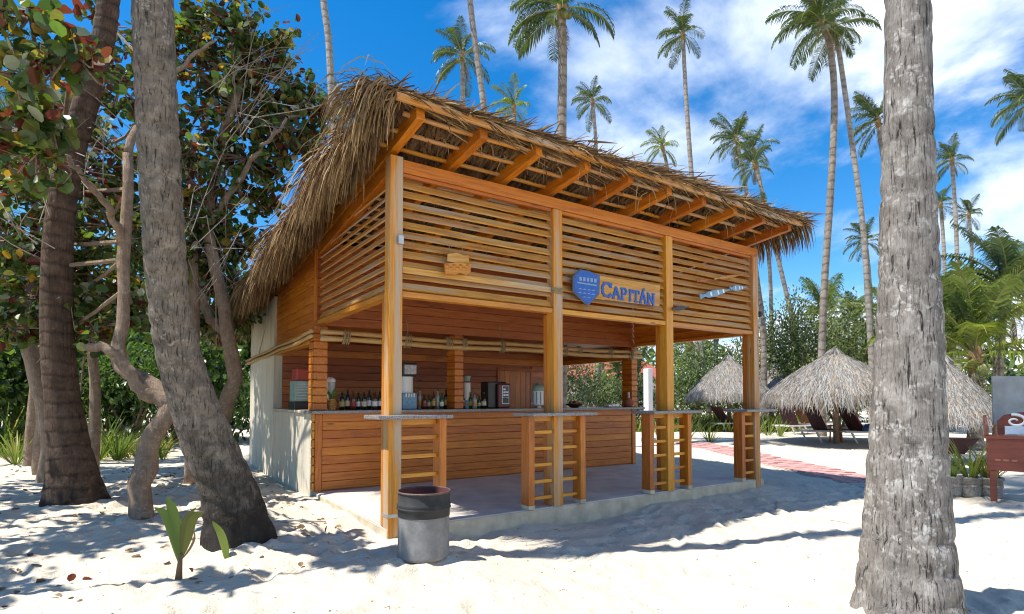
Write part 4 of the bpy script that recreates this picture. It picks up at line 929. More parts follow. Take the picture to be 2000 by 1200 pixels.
# ------------------------------------------------------------------ sea grape trees on the left
SGR = [LF['dark'], LF['mid'], LF['olive'], LF['red'], LF['yellow'], LF['pale']]
def one_leaf(i):
    m = MB(); leaf_cloud(m, np.zeros((1, 3)), np.array([[1., 0, 0]]), np.array([[0, 0, 1.]]), np.array([1.]), np.array([0])); return m.mesh('leaf', [SGR[i]])
LEAFMESH = [one_leaf(i) for i in range(6)]
def sea_grape(label, base, stems, blobs, seed, probs, dead=()):
    """stems: list of (points, r0, r1); blobs: (centre, radius, number of twigs)"""
    r = np.random.default_rng(seed); base = np.asarray(base, float)
    t = thing('sea_grape_tree', label, 'tree', tuple(base), group=None)
    ends = []
    for i, (pts, r0, r1) in enumerate(stems):
        P = smooth_path(np.array(pts)-base, 22); P[1:-1] += r.normal(0, .018, (20, 3))
        ob('trunk' if i == 0 else 'limb', MB().tube(P, np.linspace(r0, r1, 22)*(1+r.normal(0, .06, 22)), 12, noise=.03), BARK_S, t, smooth=True); ends.append(P+base)
    allp = np.concatenate(ends)
    tw = MB(); LP, LD, LU, LS, LM = [], [], [], [], []
    for c, rad, nt in blobs:
        c = np.asarray(c, float); j = np.argmin(np.linalg.norm(allp-c, axis=1)); a = allp[j]
        mid = (a+c)/2+r.normal(0, .15, 3)
        tw.tube(smooth_path(np.array([a, mid, c])-base, 8), np.linspace(.03, .015, 8), 5, cap=False)
        d = rand_dirs(nt, r); e = c+d*(rad*(.35+.7*r.random(nt)**.6))[:, None]*np.array([1, 1, .85])
        for k in range(nt):
            s = c+(e[k]-c)*.1; m_ = (s+e[k])/2+r.normal(0, .08, 3)-[0, 0, .04]; P = smooth_path(np.array([s, m_, e[k]])-base, 6)
            tw.tube(P, np.linspace(.012, .004, 6), 4, cap=False)
            nl = r.integers(11, 19); f = r.uniform(.35, 1.05, nl); pos = s+(e[k]-s)*f[:, None]+r.normal(0, .05, (nl, 3))
            dd = (e[k]-s)/np.linalg.norm(e[k]-s)*.6+rand_dirs(nl, r)+[0, 0, -.25]
            LP.append(pos); LD.append(dd); LU.append(rand_dirs(nl, r)*.75+np.array(SUN_DIR)*.55+[0, 0, .25]); LS.append(r.uniform(.075, .16, nl))
            top = sst(1.8, 5.2, e[k][2]); pr = np.array(probs[0])*(1-top)+np.array(probs[1])*top
            LM.append(r.choice(6, nl, p=pr/pr.sum()))
    LP, LD, LU, LS, LM = map(np.concatenate, (LP, LD, LU, LS, LM))
    stuff(ob('twigs', tw, BARK_S, t))
    near_ = np.argsort(np.linalg.norm(LP-CAM, axis=1)/LS)[:290]; rest = np.setdiff1d(np.arange(len(LP)), near_)
    M = frames(LD, LU)
    for i in near_:
        o = link('leaf', LEAFMESH[LM[i]], t); o.matrix_local = Matrix.LocRotScale(Vector(LP[i]-base), Matrix(M[i].T.tolist()).to_quaternion(), Vector((LS[i],)*3))
    m = MB(); leaf_cloud(m, LP[rest]-base, LD[rest], LU[rest], LS[rest], LM[rest]); stuff(ob('foliage', m, SGR, t))
    for pts in dead:                                                # bare grey twigs
        s = MB()
        for k in range(9):
            a = np.array(pts[0])+r.normal(0, .25, 3); b = np.array(pts[1])+r.normal(0, .55, 3); P = smooth_path(np.array([a, (a+b)/2+r.normal(0, .08, 3), b])-base, 9); s.tube(P, np.linspace(.007, .002, 9), 4, cap=False)
            for q in (3, 5, 6):
                e = P[q]+(P[q+1]-P[q])*r.uniform(1.5, 3)+r.normal(0, .14, 3); s.tube(smooth_path([P[q], (P[q]+e)/2+r.normal(0, .03, 3), e], 5), np.linspace(.004, .0015, 5), 4, cap=False)
        stuff(ob('bare_twigs', s, plain('bare_twig', (.27, .225, .18), .9, var=.3), t))
    return t
LOWP, TOPP = [.42, .28, .15, .05, .04, .06], [.28, .18, .16, .24, .06, .08]
b0 = gnd(292, 6.35); b0[2] -= .12
sea_grape('sea grape tree with gnarled tan stem standing left of the leaning palm', b0,
  [([b0, at(272, 960, 6.4), at(295, 870, 6.5), at(330, 790, 6.6), at(290, 745, 6.7), at(238, 715, 6.8), at(240, 640, 6.9), at(246, 480, 7.0), at(250, 300, 7.0)], .125, .06),
   ([at(330, 790, 6.6), at(270, 755, 6.5), at(225, 690, 6.4), at(170, 680, 6.3)], .085, .045),
   ([at(246, 480, 7.0), at(190, 380, 6.6), at(120, 300, 6.3)], .05, .025), ([at(250, 300, 7.0), at(300, 180, 7.4), at(420, 80, 7.6)], .05, .02)],
  [(at(px, py, d), rad, nt) for px, py, d, rad, nt in ((60, 40, 4.8, .42, 10), (140, 105, 4.9, .42, 11), (30, 150, 4.8, .42, 9), (110, 210, 5.4, .42, 10), (20, 260, 5.4, .42, 10), (90, 300, 5.4, .45, 11), (215, 50, 8.4, .6, 10), (235, 170, 8.4, .65, 16), (150, 280, 8.2, .7, 20), (205, 330, 8.2, .7, 24), (90, 390, 7.8, .7, 26), (215, 440, 7.9, .75, 28), (20, 470, 7.6, .75, 26), (170, 540, 7.8, .75, 28), (70, 580, 7.8, .75, 26), (235, 590, 7.8, .6, 22), (20, 640, 7.8, .6, 18), (180, 640, 7.4, .5, 14))],
  5, (LOWP, TOPP), dead=[(at(180, 300, 7.2), at(60, 240, 7.4)), (at(60, 420, 6.8), at(20, 330, 7.0)), (at(225, 300, 7.4), at(170, 200, 7.6))])
b1 = gnd(418, 9.6); b1[2] -= .1
sea_grape('tall dense sea grape tree leaning over the left edge of the thatch', b1,
  [([b1, at(432, 810, 9.5), at(458, 745, 9.4), at(448, 660, 9.3), at(430, 560, 9.2), at(405, 440, 9.1), at(430, 300, 9.0), at(470, 160, 8.9)], .15, .06),
   ([at(448, 660, 9.3), at(400, 600, 9.4), at(372, 440, 9.4), at(368, 300, 9.3)], .09, .04), ([at(405, 440, 9.1), at(480, 330, 8.8), at(560, 230, 8.6)], .06, .02)],
  [(at(px, py, d), rad, nt) for px, py, d, rad, nt in ((430, 40, 8.9, .85, 30), (510, 105, 9.0, .75, 30), (385, 140, 9.0, .85, 32), (565, 170, 9.4, .6, 20), (460, 210, 9.0, .85, 38), (545, 240, 9.2, .7, 30), (615, 225, 9.6, .5, 14), (380, 290, 9.0, .85, 36), (480, 310, 9.1, .7, 28), (585, 295, 9.8, .55, 18), (400, 400, 9.2, .85, 36), (500, 390, 9.6, .42, 12), (545, 345, 9.8, .3, 8), (450, 470, 9.5, .65, 28), (370, 500, 9.4, .8, 32), (425, 560, 9.8, .65, 24), (380, 620, 9.8, .7, 22), (490, 150, 9.4, .85, 28), (350, 60, 9.0, .7, 24), (450, 620, 10.4, .5, 14))],
  6, (LOWP, [.30, .22, .17, .19, .05, .07]), dead=[(at(440, 170, 8.2), at(560, 130, 8.3)), (at(400, 430, 8.6), at(360, 420, 8.4)), (at(470, 260, 8.2), at(560, 190, 8.1)), (at(400, 480, 8.4), at(470, 540, 8.6))])
b2 = gnd(90, 10.5); b2[2] -= .1
sea_grape('sea grape tree behind the dark palm at the far left', b2,
  [([b2, at(85, 800, 10.5), at(60, 690, 10.5), at(50, 560, 10.5), at(70, 400, 10.4)], .16, .07), ([at(60, 690, 10.5), at(180, 600, 10.8), at(280, 480, 10.8)], .07, .03)],
  [(at(px, py, d), rad, nt) for px, py, d, rad, nt in ((40, 330, 9.8, .9, 24), (140, 420, 10, .9, 26), (20, 520, 10, .9, 24), (270, 420, 10.4, .9, 26), (180, 560, 10.4, .8, 22), (310, 540, 10.8, .8, 22), (90, 640, 10.6, .7, 18), (330, 330, 10, .8, 20), (300, 230, 9.8, .7, 16), (330, 640, 11, .6, 14))],
  8, ([.55, .25, .12, .03, .02, .03], LOWP))
b3 = np.array([-6.6, 1.3, float(gz(-6.6, 1.3))-.1])
sea_grape('sea grape tree standing just beyond the left edge, shading the sand', b3,
  [([b3, b3+[.1, .1, 1.5], b3+[.3, 0, 3], b3+[.5, .2, 4.8]], .16, .07), ([b3+[.1, .1, 1.5], np.array([-5.2, .6, 3.0]), np.array([-3.9, .2, 4.2])], .09, .04)],
  [(np.array(c), rad, nt) for c, rad, nt in (((-7.8, .9, 4.8), 1.1, 44), ((-6.4, 1.6, 5.2), 1.1, 54), ((-5.2, 2.3, 5.2), 1.0, 50), ((-4.6, 3.0, 5.3), .8, 34), ((-7.4, 2.6, 5), 1.2, 48), ((-5.6, .9, 4.6), .8, 34), ((-3.75, .05, 4.3), .30, 14), ((-3.7, .2, 6.5), .5, 26), ((-6, 4, 4.8), 1.1, 54), ((-5.6, 5.6, 5), 1.1, 54), ((-6.6, 7, 5), 1.2, 30), ((-4.9, 6.8, 5.5), .9, 24))],
  12, (LOWP, LOWP))
# a thin trunk and two more stems standing behind them
for (a, b, c, d_, r0, lab) in ((185, 830, 172, 640, .09, 'thin pale stem behind the sea grape, under its cut limb'), (375, 820, 372, 380, .10, 'slim grey trunk right behind the leaning palm')):
    pth = pp(9.2 if a > 300 else 9.0, (a, b), ((a+c)/2+6, (b+d_)/2), (c, d_))
    t = thing('bare_tree', lab, 'tree', tuple(pth[0])); ob('trunk', MB().tube(smooth_path(np.array(pth)-pth[0], 20), np.linspace(r0, r0*.7, 20), 10, noise=.04), BARK_S, t, smooth=True)
    m = MB()
    for k in range(14):
        e = pth[-1]+rng.normal(0, .6, 3); m.tube(smooth_path(np.array([pth[-1], (pth[-1]+e)/2+[0, 0, .1], e])-pth[0], 6), np.linspace(.03, .006, 6), 5, cap=False)
    ob('limbs', m, BARK_S, t)

# ------------------------------------------------------------------ shrubs
def shrub(name, label, c, size, n, leaf, mix, seed, group, mats=None, stems=5, shape=OVAL):
    r = np.random.default_rng(seed); c = np.asarray(c, float); t = thing(name, label, 'shrub', tuple(c), group=group); sx, sy, sz = size
    k = max(7, int(n/90)); d = rand_dirs(k, r); d[:, 2] = np.abs(d[:, 2])*1.2-.25; cc = d*np.array([sx, sy, sz*.75])*(.45+.5*r.random(k)**.5)[:, None]+[0, 0, sz*.42]
    cc[:, 2] = np.maximum(cc[:, 2], sz*.1)
    q = r.integers(0, k, n); off = rand_dirs(n, r)*(r.random(n)**.45)[:, None]*np.array([sx, sy, sz])*.34; pos = cc[q]+off; pos[:, 2] = np.abs(pos[:, 2])
    m = MB(); leaf_cloud(m, pos, off/np.linalg.norm(off, axis=1)[:, None]+rand_dirs(n, r)*.7, rand_dirs(n, r)*.6+np.array(SUN_DIR)*.6, leaf*r.uniform(.7, 1.3, n), r.choice(3, n, p=mix), shape)
    stuff(ob('foliage', m, mats or SHRUB, t))
    s = MB()
    for j in range(stems): s.tube(smooth_path(np.array([[r.normal(0, .1), r.normal(0, .1), -.2], cc[j % k]*.5+[0, 0, -.1], cc[j % k]]), 7), np.linspace(.05, .012, 7)*min(1.5, sz/2), 6, cap=False)
    ob('stems', s, BARK_S, t); return t
DK = [LF['mid'], SHRUB[0], SHRUB[2]]
for i, (px, d, sx, sz, lab) in enumerate(((20, 15, 1.8, 2.9, 'dark shrub at the far left edge, behind the strap leaved plants'), (150, 16, 1.7, 2.6, 'dark shrub directly behind the dark palm foot'), (260, 15.5, 1.6, 2.7, 'dark shrub behind the cut limb of the sea grape'), (350, 17, 1.7, 3.0, 'dark shrub behind the slim grey trunk'), (440, 17.5, 1.5, 1.9, 'dark low shrub beside the far end of the rendered wall'), (-80, 14, 1.8, 3.2, 'dark shrub cut off by the left side of the picture'))):
    shrub('dark_shrub', lab, gnd(px, d), (sx, sx, sz), 2600, .16, [.6, .2, .2], 40+i, 'dark shrubs behind the left trees', mats=DK, shape=ROUND if i % 2 else OVAL)
for i, (px, d, sx, sz, top) in enumerate(((60, 24, 3.0, 6.5, 0), (230, 25, 3.2, 7.0, 0), (400, 26, 3.2, 6.2, 0), (-90, 22, 3, 7.5, 0), (520, 27, 2.6, 5.2, 0))):
    shrub('leafy_tree', ['dark tree far behind the left edge plants', 'dark tree far behind the sea grape stems', 'dark tree far behind the leaning trunk', 'dark tree beyond the left margin of the grove', 'dark tree far behind the thatch edge'][i], gnd(px, d), (sx, sx, sz), 3000, .30, [.6, .25, .15], 60+i, 'dark trees at the back of the grove', mats=DK, shape=ROUND)
HB = ((1392, 27, 2.2, 3.3, 'pale leaved bush seen between the third and fourth posts'), (1500, 26, 2.0, 4.3, 'tall pale leaved bush right beside the end post'), (1565, 25, 1.8, 4.6, 'tall pale leaved bush left of the brown curved palm'), (1640, 25.5, 2.0, 4.6, 'tall pale leaved bush behind the big thatched parasol'), (1720, 25, 2.0, 4.5, 'pale leaved bush half hidden by the big grey trunk'), (1330, 28, 1.6, 2.4, 'low pale leaved bush just right of the third post'), (1225, 24, 1.2, 2.0, 'bush seen through the bar under its right opening'), (1130, 22, 1.2, 2.4, 'bush seen through the bar next to the roped post'))
for i, (px, d, sx, sz, lab) in enumerate(HB):
    shrub('pale_leaved_bush', lab, gnd(px, d), (sx, sx, sz), 8000 if sz > 3 else 3600, .13, [.45, .42, .13], 80+i, 'pale leaved bushes behind the parasols')

# strap leaved plants
def strap_plant(label, p, h, n, seed, mats, name='strap_leaved_plant', w=.035, group='strap leaved plants on the sand'):
    r = np.random.default_rng(seed); t = thing(name, label, 'plant', tuple(p), group=group); a = r.uniform(0, 6.28, n)
    base = np.stack([np.cos(a)*.05, np.sin(a)*.05, np.zeros(n)-.02], 1); out = np.stack([np.cos(a)*.6, np.sin(a)*.6, r.uniform(.45, 1.8, n)], 1)
    P, s, ww = fringe(n, base, out, h*r.uniform(.6, 1.15, n), np.full(n, .07)*r.uniform(.3, 2, n), .05, np.full(n, w), seed)
    s = np.cross(P[:, -1]-P[:, 0], [0, 0, 1.]); s /= np.linalg.norm(s, axis=1)[:, None]+1e-9
    for k in range(n):
        b = P[k]; m = MB(); wv = w*np.array([.6, 1, .95, .6, .06]); N_ = np.cross(s[k], P[k, -1]-P[k, 0]); N_ /= np.linalg.norm(N_)
        V = np.concatenate([b-s[k]*wv[:, None]/2+N_*wv[:, None]*.25, b, b+s[k]*wv[:, None]/2+N_*wv[:, None]*.25])
        ob('leaf', m.polys(V, np.array([(i, 5+i, 6+i, i+1) for i in range(4)]+[(5+i, 10+i, 11+i, 6+i) for i in range(4)]), np.zeros(8, int)), mats[int(r.random() < .3)], t)
    return t
SPs = ((10, 885, .95, 'strap leaved plant at the left edge of the picture'), (62, 880, 1.0, 'yellow green strap leaved plant left of the dark palm foot'), (35, 900, .7, 'small strap leaved plant in front of the left edge plants'), (195, 895, .95, 'strap leaved plant right of the dark palm foot'), (232, 893, .85, 'dark strap leaved plant nearest the gnarled stem'), (215, 870, .8, 'strap leaved plant behind the one nearest the gnarled stem'), (275, 868, .7, 'low yellow strap leaved plant behind the gnarled stem'), (120, 868, .7, 'strap leaved plant hidden behind the dark palm foot'),)
for i, (px, py, h, lab) in enumerate(SPs): strap_plant(lab, gnd(px, 1.4*F/(py-HOR)*.90), h*1.3, 36, 100+i, [BLADE, BLADEY] if i != 4 else [LF['mid'], BLADE])
for i, (px, d, h, lab) in enumerate(((1500, 19.5, .9, 'spiky plant on the sand beside the end post'), (1522, 19, .7, 'spiky plant between the end post and the loungers'), (1480, 20.5, .8, 'spiky plant behind the end post'), (1385, 17.2, .6, 'thin spiky plant near the end of the red path'), (1345, 18.5, .7, 'spiky plant seen right of the third post'), (1425, 21.5, .6, 'spiky plant in front of the left lounger'), (1285, 20, .7, 'spiky plant seen through the third table'))):
    strap_plant(lab, gnd(px, d), h, 22, 130+i, [BLADE, BLADEY], w=.03, group='spiky plants beyond the bar')
m = MB(); n = 5200; px_ = rng.uniform(1090, 1560, n); dd = rng.uniform(21.5, 26, n); p = np.array([gnd(a, b) for a, b in zip(px_, dd)]); a = rng.uniform(0, 6.28, n)
m.strips(*fringe(n, p, np.stack([np.cos(a)*.5, np.sin(a)*.5, np.ones(n)], 1), rng.uniform(.3, .85, n), rng.uniform(.05, .2, n), .2, rng.uniform(.02, .05, n), 5), mi=(rng.random(n) < .3).astype(int))
tag(stuff(ob('beach_grass', m, [BLADE, BLADEY])), 'yellow green grass and creeper along the back of the sand', 'grass')
m = MB(); n = 2600; px_ = rng.uniform(-60, 330, n); dd = rng.uniform(12.5, 16, n); p = np.array([gnd(a, b) for a, b in zip(px_, dd)]); a = rng.uniform(0, 6.28, n)
m.strips(*fringe(n, p, np.stack([np.cos(a)*.5, np.sin(a)*.5, np.ones(n)], 1), rng.uniform(.2, .6, n), rng.uniform(.05, .25, n), .2, rng.uniform(.02, .04, n), 6), mi=(rng.random(n) < .5).astype(int))
tag(stuff(ob('undergrowth', m, [BLADE, BLADEY])), 'yellow green undergrowth at the foot of the left shrubs', 'undergrowth')

# ------------------------------------------------------------------ coconut palms behind the bar
WND = math.atan2(-RT[1], -RT[0])                                    # the wind blows towards the left of the picture
def bp_(depth, pts, r0, r1, crown, nf, label, seed, **k): return palm(pp(depth, *pts), r0*.80, r1*.85, crown, nf, label, seed, wind=WND, **k)
bp_(19, [(655, 330), (648, 195), (642, 80), (632, 0), (622, -150), (615, -260)], .16, .12, 2.2, 13, 'palm trunk rising left of the thatch peak, crown above the picture', 1)
bp_(30, [(905, 420), (904, 210), (903, 118)], .20, .13, 2.0, 13, 'palm with drooping crown left of a slanting bare trunk above the roof', 2)
bp_(20, [(965, 420), (946, 215), (930, 100), (918, 0), (905, -150)], .15, .115, 2.2, 13, 'slanting palm trunk crossing in front of a drooping crown above the roof', 3)
bp_(27, [(1004, 420), (1004, 218)], .16, .11, 1.35, 11, 'small yellow green palm top peeping over the roof', 4, kind='y')
bp_(15.5, [(1096, 520), (1097, 270), (1099, 120), (1097, 30)], .19, .135, 1.75, 15, 'stout palm straight above the middle of the roof with orange sheath', 5, barkm=BARK_FB)
bp_(30, [(1168, 420), (1164, 285), (1158, 205)], .15, .10, 1.45, 12, 'slender palm just right of the stout one', 6)
bp_(28, [(1362, 480), (1350, 335), (1340, 190), (1334, 75)], .17, .11, 1.55, 13, 'tall slender palm with compact crown over the right half of the roof', 7)
bp_(31, [(1306, 420), (1303, 330), (1295, 293)], .14, .10, 1.25, 11, 'short bright palm just clearing the thatch tufts', 8, kind='y')
bp_(33, [(1462, 520), (1457, 370), (1440, 280)], .16, .11, 1.85, 13, 'windblown palm above the right end of the roof, left of a pair', 9)
bp_(35, [(1505, 560), (1490, 390), (1474, 300)], .16, .11, 1.6, 12, 'windblown palm above the right end of the roof, right of a pair', 10)
bp_(19, [(1604, 740), (1610, 560), (1622, 380), (1629, 240), (1628, 150), (1618, 78), (1608, 52)], .145, .115, 1.75, 15, 'brown curved palm with crown streaming left, over the big parasol', 11, barkm=BARK_FB)
bp_(22, [(1703, 720), (1694, 560), (1684, 430), (1660, 250), (1640, 110), (1630, 60)], .145, .10, 1.8, 13, 'pale curved palm crossing behind the brown one', 12)
bp_(24, [(1765, 640), (1740, 420), (1716, 245)], .15, .11, 1.5, 12, 'palm half hidden by the big grey trunk at mid height', 13)
bp_(23, [(2085, 560), (2050, 380), (2015, 205)], .15, .11, 1.7, 13, 'palm crown reaching in from the right edge of the picture', 14)
bp_(34, [(1872, 640), (1868, 460), (1860, 320)], .17, .12, 1.45, 12, 'palm with drooping crown right of the big grey trunk', 15)
bp_(38, [(1847, 640), (1844, 500), (1838, 405)], .17, .12, 1.5, 12, 'lower palm touching the right side of the big grey trunk', 16)
bp_(38, [(1900, 640), (1898, 495), (1893, 425)], .15, .11, 1.3, 11, 'small palm right of the two beside the big grey trunk', 17)
bp_(31, [(1702, 640), (1698, 540), (1692, 478)], .14, .10, 1.35, 12, 'small palm crown at the left side of the big grey trunk', 18)
bp_(26, [(1560, 720), (1546, 620), (1522, 515), (1490, 380), (1475, 330)], .15, .09, 1.2, 9, 'thin leaning white palm trunk beyond the end post', 19)
bp_(24, [(1492, 740), (1490, 640), (1478, 545), (1470, 470)], .17, .12, 1.7, 12, 'dark leaning palm just behind the end post', 20, barkm=BARK_FB)
bp_(30, [(1612, 740), (1608, 630)], .20, .14, 2.2, 14, 'bushy yellow green palm behind the brown curved trunk', 21, kind='y', upright=.35, group='low bushy palms')
bp_(32, [(1668, 740), (1672, 640)], .20, .14, 2.2, 14, 'bushy palm between the two curved trunks', 22, upright=.35, group='low bushy palms')
bp_(30, [(1740, 730), (1745, 640)], .20, .14, 2.4, 14, 'bushy yellow palm behind the big grey trunk', 23, kind='y', upright=.35, group='low bushy palms')
bp_(14.5, [(1903, 800), (1904, 715)], .22, .16, 2.55, 16, 'broad young palm with arching yellow ribbed fronds at the right', 24, kind='y', upright=.9, barkm=BARK_FB, group='low bushy palms', dead=3)
bp_(15, [(1948, 780), (1955, 650), (1966, 585)], .15, .12, 2.1, 13, 'young palm with brown trunk near the right edge', 25, upright=.4, barkm=BARK_FB, group='low bushy palms')
bp_(19, [(2015, 740), (2010, 600)], .2, .14, 2.4, 14, 'bushy palm cut by the right edge of the picture', 26, kind='y', upright=.4, group='low bushy palms')
bp_(22, [(1855, 740), (1858, 640)], .2, .14, 2.6, 14, 'bushy palm immediately right of the big grey trunk', 27, upright=.4, group='low bushy palms')
bp_(34, [(1160, 820), (1166, 740), (1162, 600)], .16, .12, 2.0, 10, 'pale palm trunk seen through the bar beside the roped post', 28)
bp_(33, [(1184, 820), (1178, 740), (1172, 600)], .17, .12, 2.0, 10, 'second pale palm trunk seen through the bar', 29)
bp_(30, [(1205, 800), (1207, 735)], .12, .10, 1.7, 13, 'small palm seen through the bar below the beam', 30, kind='y', upright=.5, group='low bushy palms')
bp_(29, [(1238, 800), (1240, 745)], .12, .10, 1.6, 13, 'small palm seen through the bar beside its far pillar', 31, upright=.5, group='low bushy palms')
bp_(30, [(1352, 780), (1350, 680)], .16, .12, 1.9, 13, 'orange green palm seen between the third and fourth posts', 32, kind='y', upright=.3, group='low bushy palms', dead=3)
bp_(27, [(1384, 800), (1376, 720), (1368, 660), (1350, 500)], .16, .12, 1.6, 9, 'leaning white palm trunk seen right of the third post', 33)
bp_(28, [(1405, 800), (1398, 700), (1400, 560)], .16, .12, 1.6, 9, 'grey palm trunk seen just right of the leaning white one', 34)
bp_(11.5, [(62, 830), (96, 480), (105, 265)], .13, .1, 1.9, 14, 'grey fan of dry fronds in the left tree tops', 35, barkm=BARK_S, flare=1.1)
bp_(9.5, [(96, 850), (78, 760), (58, 690), (20, 560), (-60, 300)], .14, .12, 2.0, 12, 'pale leaning palm trunk left of the dark palm', 36, barkm=BARK_S)
bp_(26, [(690, 420), (668, 235)], .16, .12, 1.9, 12, 'palm fronds peeping over the left slope of the thatch', 37)
# far belt of trees that reads as one mass
m = MB(); n = 26000; a = rng.uniform(R(-75), R(75), n)+YAW; d = rng.uniform(62, 92, n); h = 7.0+2.2*np.sin(a*17)+1.5*np.sin(a*41+1)
pos = np.stack([CAM[0]+np.sin(a)*d, CAM[1]+np.cos(a)*d, .2+h*rng.random(n)**.8], 1)
leaf_cloud(m, pos, rand_dirs(n, rng), rand_dirs(n, rng)*.5+np.array(SUN_DIR), rng.uniform(.6, 1.3, n), rng.choice(3, n, p=[.5, .3, .2]), OVAL)
tag(stuff(ob('treeline', m, [SHRUB[0], LF['olive'], SHRUB[2]])), 'far belt of mixed green trees behind the beach', 'treeline')

# ------------------------------------------------------------------ thatched parasols
def parasol(label, px, d, zt, ze, rad, seed):
    p = gnd(px, d); t = thing('thatched_parasol', label, 'beach parasol', tuple(p), group='thatched parasols on the beach'); g = p[2]; r = np.random.default_rng(seed)
    H, E = zt-g, ze-g; ob('pole', MB().tube([(0, 0, -.3), (.02, .01, H*.5), (0, 0, H-.12)], [.085, .075, .06], 10, noise=.03), BARK_S, t, smooth=True)
    def zc(q): return H-.14-(H-.14-E)*(.70*q+.30*q*q)
    ob('underlayer', MB().lathe([(rad*q*.98, zc(q)-.05) for q in np.linspace(.02, 1, 8)], 24), THATCHD, t)
    m = MB()
    for k in range(9):
        a0 = k*2*math.pi/9; m.tube([(math.cos(a0)*rad*q, math.sin(a0)*rad*q, zc(q)-.08) for q in np.linspace(.05, .92, 4)], .025, 5)
    ob('spokes', m, BARK_S, t)
    m = MB(); n = 12000; a = r.uniform(0, 6.28, n); q = r.random(n)**.6*.95; K = 5; L = r.uniform(.16, .32, n); P = np.zeros((n, K, 3)); tw = r.normal(0, .10, n)
    for k in range(K):
        qq = q+L*k/(K-1); over = np.maximum(0, qq-1); zz = zc(np.minimum(qq, 1))-over*rad*1.1+.035+r.normal(0, .012, n)+.02*(k == 0)
        rr = rad*(np.minimum(qq, 1)+over*.35); P[:, k] = np.stack([np.cos(a+tw*k*.25)*rr, np.sin(a+tw*k*.25)*rr, zz], 1)
    s = np.stack([-np.sin(a), np.cos(a), r.normal(0, .5, n)], 1); s /= np.linalg.norm(s, axis=1)[:, None]
    m.strips(P, s, rng.uniform(.008, .019, n)[:, None]*np.array([.9, 1, .9, .7, .2]), mi=np.where(r.random(n) < .10, 1, 0)); stuff(ob('thatch', m, [THATCHG, THATCH], t))
    m = MB(); n = 160; a = r.uniform(0, 6.28, n); base = np.stack([np.cos(a)*.06, np.sin(a)*.06, np.full(n, H)], 1)
    m.strips(*fringe(n, base, np.stack([np.cos(a)*.5, np.sin(a)*.5, np.full(n, -.6)], 1), r.uniform(.25, .4, n), np.full(n, .05), .1, np.full(n, .035), seed)); m.lathe([(.09, H-.14), (.07, H), (0, H+.05)], 10); ob('top_knot', m, THATCHG, t)
parasol('wide grey thatched parasol in the middle of the row, by the brown curved palm', 1632, 16.5, 2.88, 1.46, 1.98, 1)
parasol('grey thatched parasol seen between the third and fourth posts', 1424, 22.5, 3.15, 1.55, 1.62, 2)
parasol('nearer thatched parasol at the right of the big grey trunk', 1836, 12.8, 2.45, .98, 1.18, 3)
parasol('thatched parasol mostly hidden by the end post', 1508, 25, 2.95, 1.55, 1.3, 4)

# ------------------------------------------------------------------ sun loungers
def lounger(label, px, d, rz, back=55, mt=SLING, cushion=None):
    p = gnd(px, d); t = thing('sun_lounger', label, 'sun lounger', tuple(p), rz, 'sun loungers under the parasols')
    f = MB()
    for s in (-.31, .31): f.beam((-.55, s, .32), (1.25, s, .32), .045, .05)
    for x in (-.5, .3, 1.22): f.beam((x, -.31, .32), (x, .31, .32), .04, .04)
    ob('frame', f, WHITE, t)
    for x in (-.25, 1.0):
        for s in (-.30, .30): ob('leg', MB().beam((x-.10, s, .30), (x+.08, s, -.02), .045, .035), WHITE, t)
    ob('seat_sling', MB().box((.06, -.285, .335), (1.24, .285, .36)), mt, t, bevel=.008); a = R(back); L = .78
    ob('backrest', MB().beam((.05, 0, .36), (.05-math.cos(a)*L, 0, .36+math.sin(a)*L), .57, .03, up=(math.sin(a), 0, math.cos(a))), mt, t, bevel=.01)
    if cushion: ob('cushion', MB().beam((.05-math.cos(a)*.1+.07, 0, .42), (.05-math.cos(a)*.7+.07, 0, .42+math.sin(a)*.6), .5, .10, up=(math.sin(a), 0, math.cos(a))), cushion, t, bevel=.03)
    return t
RZ = -YAW
lounger('burgundy lounger alone at the left of the row, beside the end post', 1415, 22, RZ+.35, 50)
lounger('burgundy lounger with raised back left of the big dark one', 1543, 20, RZ+.5, 62)
lounger('large dark lounger in front of the parasol pole', 1598, 17.2, RZ+.25, 62)
lounger('lounger with red cushion right of the big dark one', 1668, 16.8, RZ+.15, 58, cushion=CUSH)
lounger('brown lounger behind, under the left side of the wide parasol', 1572, 21.5, RZ+.3, 60, mt=plain('brown_sling', (.16, .07, .03), .8, var=.2))
lounger('dark lounger half behind the big grey trunk, right side', 1850, 11.2, RZ+1.2, 25)
q = gnd(1698, 16.4); t = thing('towel', 'blue towel bundled on the end of the right lounger', 'towel', (q[0], q[1], q[2]+.365))
m = MB(); m.lathe([(0, 0), (.20, .0), (.24, .06), (.17, .15), (.05, .19), (0, .19)], 14); m.v[0] = m.v[0]*np.array([1.1, .8, 1])+rng.normal(0, .012, m.v[0].shape); ob('cloth', m, TOWEL, t, smooth=True)
q = gnd(1634, 16.9); t = thing('side_table', 'small brown wooden table between the dark lounger and the red cushion', 'side table', tuple(q))
ob('table_top', MB().lathe([(0, .47), (.24, .47), (.24, .50), (0, .50)], 18), W['rdx'], t)
for j in range(3): ob('leg', MB().beam((math.cos(j*2.1)*.17, math.sin(j*2.1)*.17, .47), (math.cos(j*2.1)*.2, math.sin(j*2.1)*.2, -.02), .04, .04), W['rdz'], t)

